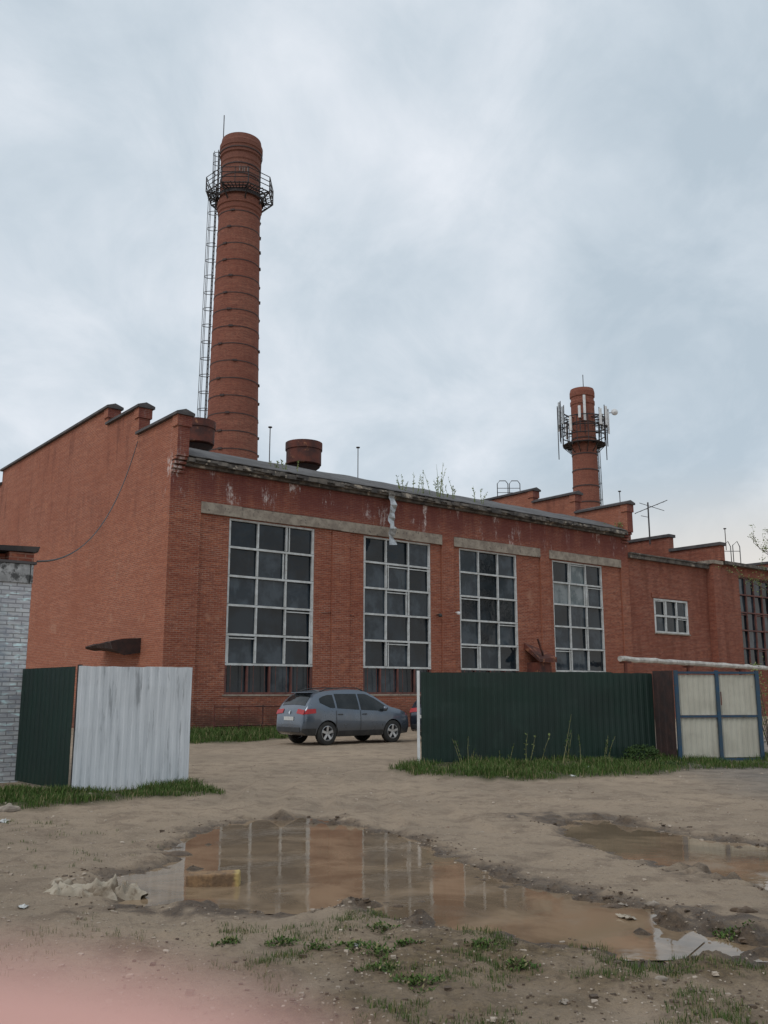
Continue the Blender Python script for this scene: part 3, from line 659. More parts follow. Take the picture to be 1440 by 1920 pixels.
m=MB(); m.tube([(3.0,-.5,35.3),(3.7,-.7,35.3)],.05,5); m.build('bracket',M['steel'],c2)
m=MB(); m.tube([(0,-.9,38.2),(0,-.9,40.1)],.05,5); m.build('lightning_rod',M['steel'],c2)
ladder(c2,1.80,14,1.58,31,side=1,hoopn=2.0,cage=.32,bk=.12)
# ---------------------------------------------------------------- fences and gates
def sheet(p,q,z0,z1,period=.19,dep=.022,name='panel',mat=None,par=None,jag=0,th=.004,wav=.012):
    p=Vector(p);q=Vector(q); d=(q-p); Ln=d.length; d.normalize(); nrm=Vector((d.y,-d.x,0)); vs=[];x=0
    xs=[]
    while x<Ln:
        for a,b in ((0,0),(.30,0),(.42,1),(.80,1),(.92,0)):
            xx=x+a*period
            if xx<=Ln: xs.append((xx,b))
        x+=period
    xs.append((Ln,0)); zs=np.linspace(z0,z1,7)
    for i,(xx,b) in enumerate(xs):
        pan=int(xx/1.15); dz=jag*(((pan*37)%7)/7-.5)+.3*jag*mn.noise((xx*6,p.y,0))
        for j,z in enumerate(zs):
            w_=b*dep+wav*mn.noise((xx*1.1,z*1.3,p.x)); P_=p+d*xx+nrm*w_; vs.append((P_.x,P_.y,z+(dz if j==6 else (.5*jag*mn.noise((xx*3,1,p.y)) if j==0 else 0))))
    n_=7; fs=[(i*n_+j,(i+1)*n_+j,(i+1)*n_+j+1,i*n_+j+1) for i in range(len(xs)-1) for j in range(6)]
    m=MB(); m.add(vs,fs); o=m.build(name,mat,par); s_=o.modifiers.new('t','SOLIDIFY'); s_.thickness=th; return o
ga=Vector((-4.88,15.0,0)); gb=Vector((-3.33,16.3,0)); gc=Vector((-6.43,16.74,0))
wg=empty('gate_leaf',ga,0,label='open gate leaf of streaky white painted profiled sheet',cat='gate')
sheet((0,0,0),gb-ga,.04,2.02,mat=M['white'],par=wg,period=.15,dep=.007,jag=.03,wav=.02)
m=MB(); dd=(gb-ga).normalized(); bk=Vector((-dd.y,dd.x,0))*.04
for z in (.3,1.05,1.8): m.bar(bk+dd*.03+Vector((0,0,z)),bk+(gb-ga)-dd*.03+Vector((0,0,z)),.04)
for f in (.03,.97): m.bar(bk*1.8+(gb-ga)*f+Vector((0,0,.1)),bk*1.8+(gb-ga)*f+Vector((0,0,1.95)),.04)
m.build('frame',M['steel'],wg)
gf=empty('fence_section',ga+Vector((-.05,.05,0)),0,label='dark green profiled sheet fence section left of the white gate leaf',cat='fence')
sheet(gc-ga,Vector((-.03,.02,0)),.08,2.0,mat=M['green'],par=gf,dep=.013)
m=MB(); m.bar((.03,.06,0),(.03,.06,2.03),.06); m.build('post',M['steel'],gf); q=gc-ga; m=MB(); m.bar((q.x,q.y+.06,0),(q.x,q.y+.06,2.0),.06); m.build('post',M['steel'],gf)
fa=Vector((.82,20.9,0)); fe=Vector((6.30,22.1,0))
gf=empty('fence',fa,0,label='long dark green profiled sheet fence in front of the workshop',cat='fence')
sheet((0,0,0),fe-fa,.02,2.04,mat=M['green'],par=gf,jag=.03,dep=.009,wav=.02,period=.15)
d=(fe-fa)/4
m=MB(); m.bar((-.06,0,-.1),(-.06,0,2.06),.06); tag(m.build('post',M['antenna'],gf),label='white painted end post')
for i in range(1,5): m=MB(); p=d*i+Vector((0,.09,0)); m.bar(p,p+Vector((0,0,2.0)),.06); m.build('post',M['steel'],gf)
for z in (.4,1.7): m=MB(); m.bar(Vector((0,.05,z)),(fe-fa)+Vector((0,.05,z)),.03); m.build('rail',M['steel'],gf)
rb=Vector((6.62,21.55,0)); gt=empty('fence_section',fe,0,label='narrow dark brown sheet section between green fence and cream gate',cat='fence')
sheet(Vector((.02,0,0)),rb-fe,.02,2.08,mat=M['darkrust'],par=gt)
ca=Vector((6.66,21.45,0)); cb_=Vector((8.62,21.75,0)); cg=empty('gate_leaf',ca,0,label='cream sheet gate leaf in a blue steel frame',cat='gate')
d=(cb_-ca); 
for i in range(2):
    a=d*(i*.5)+Vector((0,0,0)); b=d*(i*.5+.5)
    for z0,z1 in ((.14,1.02),(1.08,1.98)): sheet(a+d*.02+Vector((0,.02,0)),b-d*.02+Vector((0,.02,0)),z0,z1,mat=M['cream'],par=cg,period=.13,dep=.012)
m=MB()
for f in (0,.5,1): m.bar(d*f+Vector((0,-.01,0)),d*f+Vector((0,-.01,2.08)),.08 if f!=.5 else .075)
for z in (.1,1.05,2.03): m.bar(d*.02+Vector((0,-.012,z)),d*.98+Vector((0,-.012,z)),.05)
m.build('frame',M['blue'],cg)
m=MB(); m.bar((d.x*.5,-.07,1.3),(d.x*.5,-.07,1.6),.02); m.build('bolt',M['rust'],cg)
pa=Vector((12.0,47.6,3.25)); pb=Vector((26.5,62,3.05)); m=MB()
pts=[pa.lerp(pb,i/40)+Vector((0,0,.05*mn.noise((i*.5,0,0)))) for i in range(41)]
pl=empty('overhead_pipe',(pa.x,pa.y,0),0,label='white wrapped heating pipe on posts in front of the annex',cat='pipe')
m.tube([p-Vector((pa.x,pa.y,0)) for p in pts],[.14+.05*mn.noise((i*1.3,3,0)) for i in range(41)],8); m.build('pipe',M['wrap'],pl,smooth=False)
for i in (1,14,27,39): p=pts[i]-Vector((pa.x,pa.y,0)); m=MB(); m.bar((p.x,p.y,0),(p.x,p.y,p.z-.2),.14); m.bar((p.x-.3,p.y,p.z-.2),(p.x+.3,p.y,p.z-.2),.1); m.build('post',M['rust'],pl)
rl=empty('low_railing',loc(1.6,-1.2),A,label='low rusty railing against the workshop wall behind the parked car',cat='railing')
m=MB()
for z in (.35,1.05): m.tube([(0,0,z),(5.2,0,z)],.03,5)
for i in range(6): m.tube([(i*1.04,0,0),(i*1.04,0,1.1)],.03,5)
m.build('rail',M['rust'],rl)
# ---------------------------------------------------------------- white shed on the left
sc=Vector((-6.42,16.8,0)); sh=empty('shed',sc,A,label='small white painted brick shed at the left edge',cat='building')
m=MB(); m.box((-5,0,-.2),(0,4,3.53)); m.build('wall',M['whitebrick'],sh)
m=MB(); x=-5.0
while x<-.01: w_=min(.62,0.02-x); m.box((x,-.03,3.533),(x+w_-.015,4.03,3.88)); x+=.62
m.build('parapet',generic('grey_parapet',(.52,.52,.52),(.26,.26,.26),4,.9,0,.4,20,c3=(.08,.08,.08),s3=5,l3=.5,h3=.62),sh,bevel=.01)
m=MB(); m.box((-5.03,-.05,3.883),(.05,4.05,3.93)); m.add([(-5.1,0.02,4.0),(.08,0.02,4.12),(.08,2.3,4.12),(-5.1,2.3,4.0),(-5.1,.4,4.06),(.10,-.02,4.22),(.10,2.3,4.22),(-5.1,2.3,4.06)],[(0,3,2,1),(4,5,6,7),(0,1,5,4),(1,2,6,5),(2,3,7,6),(3,0,4,7)])
m.build('roof',M['capping'],sh)
m=MB(); m.box((-.42,.06,3.933),(.02,1.6,4.10)); m.box((-1.5,.25,3.933),(-.43,1.6,4.07)); m.build('brick_parapet',M['brick_far'],sh)
m=MB(); m.box((-1.6,-.03,1.9),(-.62,-.003,3.0)); m.build('window_panel',M['white'],sh)
a=loc(-.05,3.2,11.9); b=Vector((sc.x+.05,sc.y+.05,3.95)); m=MB(); 
m.tube([a.lerp(b,i/20)-Vector((0,0,1.3*4*(i/20)*(1-i/20))) for i in range(21)],.018,4); tag(m.build('overhead_cable',M['cable']),'black cable sagging from the workshop gable to the white shed','cable')
# ---------------------------------------------------------------- cars
def npi(x,t_): return float(np.interp(x,[a for a,_ in t_],[b for _,b in t_]))
TOP=[(-2.26,.60),(-2.25,.80),(-2.215,.96),(-2.16,1.08),(-2.02,1.27),(-1.86,1.44),(-1.72,1.545),(-1.55,1.605),(-1.3,1.645),(-1.0,1.67),(-.5,1.695),(-.1,1.69),(.2,1.665),(.45,1.60),(.7,1.49),(.95,1.34),(1.15,1.22),(1.3,1.15),(1.7,1.06),(1.95,.98),(2.1,.89),(2.2,.77),(2.25,.66),(2.27,.55)]
PL=[(-2.26,.72),(-2.22,.80),(-2.12,.86),(-1.9,.90),(-1.4,.925),(0,.93),(1.3,.92),(1.75,.89),(2.0,.82),(2.15,.74),(2.27,.58)]
ZB=[(-2.26,.42),(-2.1,.31),(-1,.25),(1,.25),(2.1,.28),(2.27,.38)]
BE=[(-2.26,1.14),(-1,1.09),(0,1.03),(1.2,.98),(2.27,.80)]
def cpar(x):
    tp=npi(x,TOP); P=npi(x,PL); zb=npi(x,ZB); bl=min(npi(x,BE),tp-.05); g_=min(1,max(0,(tp-bl-.05)/.5)); rw=P*.93*(1-g_)+.60*g_
    return tp,P,zb,bl,g_,rw
def side_y(x,z):
    tp,P,zb,bl,g_,rw=cpar(x)
    if z<=bl:
        f=(bl-z)/(bl-zb); return P*(.975+.05*math.sin(min(f,1)*math.pi)*.8-.06*f**4)
    f=min(1,(z-bl)/(tp-bl)); return P*.975-(P*.975-rw)*f**1.25
def topz(x,y):
    tp,P,zb,bl,g_,rw=cpar(x); return tp+.045*(1-(y/rw)**2)
def make_car(pmat,lab):
    root=empty('parked_car',(0,0,0),0,label=lab,cat='car')
    xs=sorted(set(list(np.linspace(-2.26,2.27,46))+[a for a,_ in TOP])); rings=[]
    for x in xs:
        tp,P,zb,bl,g_,rw=cpar(x); pts=[(0,zb),(P*.8,zb)]
        for f in (.0,.12,.3,.5,.7,.85,1): z=zb+.03+(bl-zb-.03)*f; pts.append((side_y(x,z),z))
        for f in (.04,.25,.5,.75,.93): z=bl+(tp-bl)*f; pts.append((side_y(x,z),z))
        for f in (1,.93,.75,.4,0): pts.append((rw*f,topz(x,rw*f)))
        rings.append([(x,y,z) for y,z in pts]+[(x,-y,z) for y,z in pts[-2:0:-1]])
    n_=len(rings[0]); m=MB(); m.add([p for r in rings for p in r],[(i*n_+j,i*n_+(j+1)%n_,(i+1)*n_+(j+1)%n_,(i+1)*n_+j) for i in range(len(rings)-1) for j in range(n_)]+[tuple(range(n_))[::-1],tuple(range((len(rings)-1)*n_,len(rings)*n_))])
    body=m.build('body',[pmat,M['blackpl']],root,smooth=True)
    bm=bmesh.new(); bm.from_mesh(body.data); bmesh.ops.recalc_face_normals(bm,faces=bm.faces); bm.to_mesh(body.data); bm.free()
    cuts=[]
    WX=(-1.36,1.33)
    for wx in WX:
        for sy in (-1,1):
            c=MB(); c.lathe([(.405,.55),(.405,1.2)] if sy>0 else [(.405,-1.2),(.405,-.55)],28,(wx,0,.36),axis='y')
            k=28; c.f+= [tuple(range(k)),tuple(range(k,2*k))[::-1]]; c.mi+=[0,0]
            o=c.build('cut',M['blackpl']); bm=bmesh.new(); bm.from_mesh(o.data); bmesh.ops.recalc_face_normals(bm,faces=bm.faces); bm.to_mesh(o.data); bm.free()
            md=body.modifiers.new('b','BOOLEAN'); md.operation='DIFFERENCE'; md.object=o; md.solver='EXACT'; md.material_mode='TRANSFER'; cuts.append(o)
    dg=bpy.context.evaluated_depsgraph_get(); dg.update(); nm=bpy.data.meshes.new_from_object(body.evaluated_get(dg)); body.modifiers.clear(); body.data=nm
    for o in cuts: bpy.data.objects.remove(o)
    try: 
        nm.set_sharp_from_angle(angle=math.radians(35))
    except Exception: pass
    def patch(name,mat,x0,x1,lo,hi,off=.006,nx=14,nz_=5,par=root,sides=(-1,1)):
        for sy in sides:
            m=MB(); vs=[]
            for i in range(nx+1):
                x=x0+(x1-x0)*i/nx; a,b=lo(x),max(lo(x)+.001,hi(x))
                for j in range(nz_+1): z=a+(b-a)*j/nz_; vs.append((x,sy*(side_y(x,z)+off),z))
            k=nz_+1; m.add(vs,[(i*k+j,(i+1)*k+j,(i+1)*k+j+1,i*k+j+1) for i in range(nx) for j in range(nz_)]); m.build(name,mat,par,smooth=True)
    def tpatch(name,mat,x0,x1,f,off=.008,y0=None,y1=None):
        m=MB(); vs=[]; nx=10; nyy=12
        for i in range(nx+1):
            x=x0+(x1-x0)*i/nx; rw=cpar(x)[5]*f; dx=.01; sl=(npi(x+dx,TOP)-npi(x-dx,TOP))/(2*dx); nl=Vector((-sl,0,1)).normalized()*off
            for j in range(nyy+1):
                y=(-rw+2*rw*j/nyy) if y0 is None else (y0+(y1-y0)*j/nyy); vs.append((x+nl.x,y,topz(x,y)+nl.z))
        k=nyy+1; m.add(vs,[(i*k+j,(i+1)*k+j,(i+1)*k+j+1,i*k+j+1) for i in range(nx) for j in range(nyy)]); return m.build(name,mat,root,smooth=True)
    gl=M['carglass']; hi=lambda x:min(1.56,npi(x,TOP)-.085); lo=lambda x:npi(x,BE)+.03
    patch('side_window',gl,-.02,1.08,lo,hi); patch('side_window',gl,-.98,-.09,lo,hi)
    patch('quarter_window',gl,-1.62,-1.06,lambda x:npi(x,BE)+.035+max(0,(-1.25-x))*.38,lambda x:min(1.53,npi(x,TOP)-.09)-max(0,-1.25-x)*.22)
    tpatch('windscreen',gl,.48,1.17,.9); tpatch('rear_window',gl,-2.08,-1.79,.82)
    patch('taillight',M['red'],-2.21,-1.82,lambda x:.95+.08*(x+2.2),lambda x:min(1.10+.03*(x+2.2),npi(x,TOP)-.03),.014)
    for a,b in ((.40,.80),(-.80,-.40)): tpatch('taillight',M['red'],-2.22,-2.165,1,.016,a,b)
    for a,b in ((.42,.72),(-.72,-.42)): tpatch('headlight',M['lamp'],1.98,2.14,1,.01,a,b)
    patch('sill_trim',M['blackpl'],-.93,.90,lambda x:.27,lambda x:.43,.010)
    patch('rear_bumper_trim',M['blackpl'],-2.24,-1.80,lambda x:npi(x,ZB)+.01,lambda x:.52,.008)
    m=MB(); m.box((-2.285,-.66,.40),(-2.24,.66,.56)); m.build('bumper_insert',M['blackpl'],root,bevel=.02)
    m=MB(); m.box((-2.275,-.27,.76),(-2.252,.27,.87)); m.build('number_plate',M['plate'],root)
    m=MB(); m.add([(-2.245,0,.93),(-2.245,.05,1.0),(-2.205,0,1.07),(-2.245,-.05,1.0)],[(0,1,2,3)]); m.build('badge',M['chrome'],root)
    m=MB(); m.bar((-1.76,-.5,1.60),(-1.76,.5,1.60),.22,.03); m.build('roof_spoiler',pmat,root,bevel=.012)
    for x in (-.05,-1.03):
        patch('door_seam',M['blackpl'],x-.011,x+.011,lambda q:.45,lambda q:1.05,.004,1,5)
    for x in (.12,-.86):
        for sy in (-1,1):
            m=MB(); y=sy*(side_y(x,.93)+.03); m.tube([(x-.1,y-sy*.02,.93),(x-.08,y,.935),(x+.06,y,.935),(x+.08,y-sy*.02,.93)],.016,5); m.build('door_handle',M['blackpl'],root)
    for sy in (-1,1):
        m=MB(); y=side_y(.9,1.05); m.lathe([(.0,-.10),(.07,-.07),(.085,0),(.07,.06),(0,.09)],12,(.93,sy*(y+.10),1.10),axis='y'); m.bar((.92,sy*(y-.02),1.04),(.92,sy*(y+.08),1.07),.06,.04); m.build('wing_mirror',pmat,root,smooth=True)
        m=MB(); m.tube([(x,sy*.60,npi(x,TOP)+(.01 if i in (0,7) else .06)) for i,x in enumerate(np.linspace(-1.5,.25,8))],.018,6); m.build('roof_rail',M['blackpl'],root,smooth=True)
    m=MB(); m.tube([(-1.35,0,1.68),(-1.55,0,1.86)],.008,4); m.build('aerial',M['blackpl'],root)
    for wx in WX:
        for sy in (-1,1):
            wy=sy*.80
            w_=empty('wheel',(wx,wy,.365)); w_.parent=root
            m=MB(); m.lathe([(.23,-.11),(.33,-.115),(.362,-.09),(.367,0),(.362,.09),(.33,.115),(.23,.11)],32,axis='y'); m.build('tyre',M['rubber'],w_,smooth=True)
            m=MB(); m.lathe([(.240,sy*.10),(.215,sy*.110),(.20,sy*.07),(.195,-sy*.08)],28,axis='y'); m.lathe([(.001,sy*.095),(.055,sy*.095),(.06,sy*.06)],14,axis='y')
            for k in range(5):
                a=k*2*math.pi/5+.3; dA=Vector((math.cos(a),0,math.sin(a))); m.bar(dA*.05+Vector((0,sy*.085,0)),dA*.215+Vector((0,sy*.098,0)),.075,.03,up=(0,1,0))
            m.build('rim',M['alloy'],w_)
            m=MB(); m.lathe([(.19,sy*.0),(.001,sy*.0)],20,axis='y'); m.build('brake_disc',M['steel'],w_)
    return root
car=make_car(M['carpaint'],'grey blue crossover car parked on dirt by the brick workshop')
CS=.93
wr=gp(614,1398,.03); off=Vector((-1.36*CS,-.9*CS)); rx=off.x*CA-off.y*SA; ry=off.x*SA+off.y*CA
car.location=(wr.x-rx,wr.y-ry,.03); car.rotation_euler=(0,0,A); car.scale=(CS,CS,.965)
car2=make_car(M['carpaint2'],'dark blue car mostly hidden behind the end of the green fence')
car2.location=(wr.x-rx+4.12,wr.y-ry+1.9,.03); car2.rotation_euler=(0,0,A+.02); car2.scale=(CS,CS,.965)
# ---------------------------------------------------------------- vegetation
def inside(x,y,P):
    c=False; k=len(P)
    for i in range(k):
        a=P[i]; b=P[(i+1)%k]
        if (a[1]>y)!=(b[1]>y) and x<(b[0]-a[0])*(y-a[1])/(b[1]-a[1])+a[0]: c=not c
    return c
def hz_(x,y):
    i=min(max(np.searchsorted(gx,x)-1,0),nx-2); j=min(max(np.searchsorted(gy,y)-1,0),ny-2); return float(H[j*nx+i])
def blades(mb,x,y,z,n_,h,sp,wd):
    for _ in range(n_):
        a=U(0,6.28); r=sp*math.sqrt(rnd()); bx,by=x+math.cos(a)*r,y+math.sin(a)*r; hh=h*U(.3,1.15); a2=U(0,6.28); lx,ly=math.cos(a2)*hh*U(.1,.9),math.sin(a2)*hh*U(.1,.9); w=wd*U(.6,1.2); px,py=-math.sin(a2)*w,math.cos(a2)*w
        o=len(mb.v); mb.v+=[(bx-px,by-py,z-.01),(bx+px,by+py,z-.01),(bx+lx*.4+px*.7,by+ly*.4+py*.7,z+hh*.6),(bx+lx*.4-px*.7,by+ly*.4-py*.7,z+hh*.6),(bx+lx,by+ly,z+hh*.95)]
        mb.f+=[(o,o+1,o+2,o+3),(o+3,o+2,o+4)]; mb.mi+=[0,0]
def grassfield(P,n_,per,h,sp,wd,lab,mat='grass',thr=-.2,nsc=1.2):
    mb=MB(); xs=[p[0] for p in P]; ys=[p[1] for p in P]; k=0; tries=0
    while k<n_ and tries<n_*40:
        tries+=1; x=U(min(xs),max(xs)); y=U(min(ys),max(ys))
        if not inside(x,y,P): continue
        nv=mn.noise((x*nsc,y*nsc,4.2))+.35*mn.noise((x*nsc*4,y*nsc*4,1))
        if nv<thr: continue
        z=hz_(x,y)
        if z<.008: continue
        blades(mb,x,y,z,per,h*(.5+1.1*max(0,nv+.3)),sp,wd); k+=1
    return tag(mb.build('grass',M[mat]),lab,'grass',kind='stuff')
random.seed(3)
e_=[loc(s_,w_) for s_,w_ in ((-.3,-3.5),(-.3,-.05),(9.5,-.05),(8.5,-1.0),(3.5,-2.4),(1,-5.5))]
grassfield([(p.x,p.y) for p in e_],900,16,.30,.22,.010,'grass strip along the foot of the workshop wall')
grassfield(GR1,350,16,.20,.2,.010,'grass beside the drive near the parked car')
grassfield(GR2,2000,16,.14,.16,.006,'thick grass along the foot of the green fence',thr=-.22)
grassfield(GR3,950,16,.105,.13,.005,'grass at the foot of the white gate leaf',thr=-.15)
FG=[gp(*p) for p in [(400,1735),(700,1722),(1000,1762),(1240,1810),(1440,1800),(1560,1850),(1560,1990),(700,1990),(480,1850)]]
grassfield(FG,900,9,.030,.05,.0022,'sparse weedy grass in the churned foreground soil','dry',.08,2.2)
FG2=[gp(*p) for p in [(-150,1720),(300,1720),(500,1800),(700,1990),(-150,1990)]]
grassfield(FG2,120,6,.025,.04,.002,'a few grass shoots in the lower left sand','dry',.2,2.0)
FG3=[gp(*p) for p in [(-100,1545),(200,1530),(320,1600),(120,1640),(-100,1640)]]
grassfield(FG3,60,6,.035,.06,.003,'thin grass shoots on the left by the shed','dry',.1,1.5)
wl=['round weed clump in the foreground directly below the large puddle','small weed clump touching the lower bank of the large puddle','little weed clump right of the round foreground clump','weed clump on the left part of the foreground soil','leftmost tiny weed clump of the foreground','flat weed clump just under the round foreground clump','widest weed clump at the bottom centre of the photo','weed clump below the middle right bank of the large puddle','rightmost weed clump between the two right puddles','thin weed clump at lower right of centre','tiny weed clump left of the round foreground clump','weed clump between the flat clump and the widest clump']
for i,(px,py,s_) in enumerate([(670,1778,.14),(715,1745,.09),(760,1770,.07),(530,1765,.11),(425,1768,.08),(710,1795,.10),(790,1850,.14),(905,1775,.10),(1370,1745,.12),(975,1815,.10),(590,1785,.08),(715,1822,.11)]):
    p=gp(px,py+12); mb=MB()
    for k in range(int(220*s_/.12)):
        a=U(0,6.28); r=s_*math.sqrt(rnd())*(1+.5*math.sin(a*3+i)); q=Vector((p.x+r*math.cos(a),p.y+r*.8*math.sin(a),0)); q.z=hz_(q.x,q.y)+U(0,.035)*max(0,1-r/s_)+.003; a2=U(0,6.28); u_=Vector((math.cos(a2),math.sin(a2),U(0,1.3))).normalized()*U(.015,.038); w_=Vector((-math.sin(a2),math.cos(a2),0))*U(.004,.009)
        mb.add([q,q+u_*.5+w_,q+u_,q+u_*.5-w_],[(0,1,2,3)])
    tag(mb.build('weed_clump',M['grass']),wl[i],'weed','weed clumps in the foreground')
def leafball(name,c,r,n_,lab,mat,leaf,cat='shrub',sq=.7,stems=6):
    e_=empty(name,(c[0],c[1],0),0,label=lab,cat=cat); st=MB(); lf=MB()
    for i in range(stems):
        a=U(0,6.28); q=Vector((math.cos(a)*r*.6,math.sin(a)*r*.6,c[2]+r*sq*U(0,.7))); st.tube([(0,0,0),q*.5+Vector((0,0,.05)),q],[.014,.01,.005],4)
    for i in range(n_):
        d=Vector((U(-1,1),U(-1,1),U(-.9,1))); 
        if d.length>1: d.normalize(); d*=U(.6,1)
        if mn.noise((d.x*2.4+c[0],d.y*2.4,d.z*2.4))<-.12: continue
        q=Vector((d.x*r,d.y*r,c[2]+d.z*r*sq)); 
        if q.z<.02: continue
        u_=Vector((U(-1,1),U(-1,1),U(-.5,1))).normalized()*leaf*U(.6,1.3); w_=u_.cross(Vector((U(-1,1),U(-1,1),U(-1,1)))).normalized()*leaf*.35
        lf.add([q,q+u_*.5+w_,q+u_,q+u_*.5-w_],[(0,1,2,3)])
    st.build('stem',M['bark'],e_); lf.build('foliage',M[mat],e_); return e_
p=gp(1205,1436); leafball('shrub',(p.x,p.y,.22),.42,2200,'low dark green shrub at the right end of the green fence','leaf2',.05,sq=.55)
p=gp(1255,1444); leafball('shrub',(p.x,p.y,.08),.25,600,'tiny shrub at the foot of the cream gate','leaf2',.04,sq=.4)
p=gp(1452,1428); leafball('shrub',(p.x+.1,p.y+.3,1.3),.62,1300,'yellow green bush at the right edge beside the cream gate','leaf',.05,sq=1.9,stems=14)
for px,h_,n_,lab in ((885,.75,4,'thin weed stalks near the middle of the green fence'),(1005,1.15,3,'tall pale stalk against the green fence'),(1065,1.35,6,'tallest branching weed in front of the green fence'),(1130,1.0,4,'dry weed stalks right of the tallest branching weed'),(960,.6,4,'short weed stalks by the green fence foot')):
    p=gp(px,1443); stalks('tall_weed',(p.x,p.y,.03),n_,h_,lab,'weed','leaf2' if n_>3 else 'leaf',spread=.18,lean=.3,leaf=.06,nl=16,thick=.006,group='tall weeds in front of the green fence')
def tree(base,h,lab):
    e_=empty('tree',base,0,label=lab,cat='tree'); tr=MB(); lf=MB()
    tr.tube([(0,0,-.1),(.1,0,h*.3),(-.05,.1,h*.6),(.05,0,h)],[.22,.17,.10,.02],8)
    def br(p,d,ln,r,dep):
        pts=[p]; q=p.copy(); dd=d.copy()
        for i in range(4): dd=(dd+Vector((U(-.25,.25),U(-.25,.25),U(-.05,.2)))).normalized(); q=q+dd*ln/4; pts.append(q.copy())
        tr.tube(pts,[r,r*.8,r*.6,r*.45,r*.25],5)
        if dep>0:
            for k in range(5): 
                s_=pts[1+k%4]; br(s_,(dd+Vector((U(-.9,.9),U(-.9,.9),U(-.3,.6)))).normalized(),ln*U(.4,.65),r*.45,dep-1)
        else:
            for k in range(22):
                s_=pts[0].lerp(pts[-1],U(.2,1.05))+Vector((U(-.1,.1),U(-.1,.1),U(-.1,.1))); u_=Vector((U(-1,1),U(-1,1),U(-1,1))).normalized()*U(.05,.10); w_=u_.cross(Vector((U(-1,1),U(-1,1),U(-1,1)))).normalized()*.03
                lf.add([s_,s_+u_*.5+w_,s_+u_,s_+u_*.5-w_],[(0,1,2,3)])
    for i in range(13):
        a=i*2.4; z=h*(.35+.6*i/13); br(Vector((0,0,z)),Vector((math.cos(a),math.sin(a),.5)).normalized(),h*.34*(1.15-.6*i/13),.06,2)
    tr.build('trunk',M['bark'],e_,smooth=True); lf.build('crown',M['leaf'],e_)
random.seed(14)
tree((21.9,44,0),10.8,'spring tree with sparse pale leaves reaching in at the right edge')
# ---------------------------------------------------------------- loose things on the ground
random.seed(9)
def rock(mb,x,y,z,r,sq=.6):
    vs=[]; 
    for dz in (-1,1):
        for dx,dy in ((-1,-1),(1,-1),(1,1),(-1,1)): vs.append((x+dx*r*U(.35,.8),y+dy*r*U(.35,.8),z+dz*r*sq*U(.3,.7)))
    mb.add(vs,[(0,3,2,1),(4,5,6,7),(0,1,5,4),(1,2,6,5),(2,3,7,6),(3,0,4,7)])
def scatter(n_,rfun,name,mat,lab,wetonly=False,ymax=21):
    mb=MB(); k=0; tr=0
    while k<n_ and tr<n_*60:
        tr+=1; y=3.3+(rnd()**1.6)*(ymax-3.3); x=U(-.47,.47)*y*1.02
        i=min(np.searchsorted(gx,x),nx-1); j=min(np.searchsorted(gy,y),ny-1); dd=D[j*nx+i]
        if wetonly:
            if not(-.05<dd<.45 or (y<6.6 and x>-1.5 and rnd()<.5)): continue
        elif dd<.02 and rnd()<.98: continue
        if mn.noise((x*.9,y*.9,7))<U(-.6,.2): continue
        r=rfun()*(1+y*.03); rock(mb,x,y,float(H[j*nx+i])+r*.2,r); k+=1
    tag(mb.build(name,mat),lab,'gravel' if name=='gravel' else 'mud',kind='stuff')
scatter(8500,lambda:U(.003,.009) if rnd()<.945 else U(.010,.024),'gravel',generic('gravel',(.48,.40,.32),(.27,.215,.165),3,.9,0,.3,c3=(.19,.12,.08),s3=5),'loose gravel scattered over the dirt yard')
scatter(2000,lambda:U(.004,.013) if rnd()<.92 else U(.014,.030),'mud_crumbs',M['mud'],'dark crumbs of wet mud along the puddle banks',True)
def stone(px,py,r,lab,mat='stone',sq=.45):
    p=gp(px,py); z=hz_(p.x,p.y); m=MB(); m.lathe([(0,-.3*sq)]+[(math.sin(t_)*1,-math.cos(t_)*sq) for t_ in np.linspace(.5,2.9,8)]+[(0,sq)],14)
    m.v=[(v[0]*r*(1+.7*mn.noise((v[0]*1.6+px,v[1]*1.6,v[2]))),v[1]*r*.7*(1+.6*mn.noise((v[1]*1.7+px,v[0],3))),v[2]*r*(1+.7*mn.noise((v[0]*2.2,v[1]*2.2,px)))) for v in m.v]
    o=m.build('stone' if mat=='stone' else 'mud_lump',M[mat]); o.location=(p.x,p.y,max(z,-.01)+r*sq*.25); return tag(o,lab,'stone' if mat=='stone' else 'mud lump','stones lying in the yard' if mat=='stone' else 'mud lumps at the puddles')
stone(18,1526,.15,'dark stone at the left edge below the shed')
stone(1225,1702,.05,'small pale stone on the right bank of the large puddle')
stone(1240,1855,.035,'pale stone in the lower right soil')
stone(745,1700,.045,'dark lump at the lower bank of the large puddle','mud')
stone(1395,1720,.08,'lump of earth between the two right hand puddles','mud',.3)
stone(905,1650,.05,'half sunk lump in the middle of the large puddle','mud',.3)
stone(335,1602,.14,'dark mud lump at the upper left bank of the large puddle','mud',.2)
stone(1150,1700,.09,'mud lump at the right end of the large puddle','mud',.25)
stone(790,1690,.05,'mud lump in the water under the window reflections','mud',.25)
def scrap(px,py,s_,lab,mat='litter'):
    p=gp(px,py); z=hz_(p.x,p.y)+.006; m=MB(); n_=6; vs=[(( i/n_-.5)*s_*1.6+.3*s_*mn.noise((i*.7,j*.7+px,2)),(j/n_-.5)*s_+.3*s_*mn.noise((i*.7,j*.7+px,8)),.45*s_*abs(mn.noise((i*.9+px,j*.9,1)))) for i in range(n_+1) for j in range(n_+1)]
    m.add(vs,[(i*7+j,(i+1)*7+j,(i+1)*7+j+1,i*7+j+1) for i in range(n_) for j in range(n_)]); o=m.build('litter',M[mat],smooth=False); o.location=(p.x,p.y,max(z,.004)); o.rotation_euler=(0,0,U(0,3)); return tag(o,lab,'litter','scraps of litter on the ground')
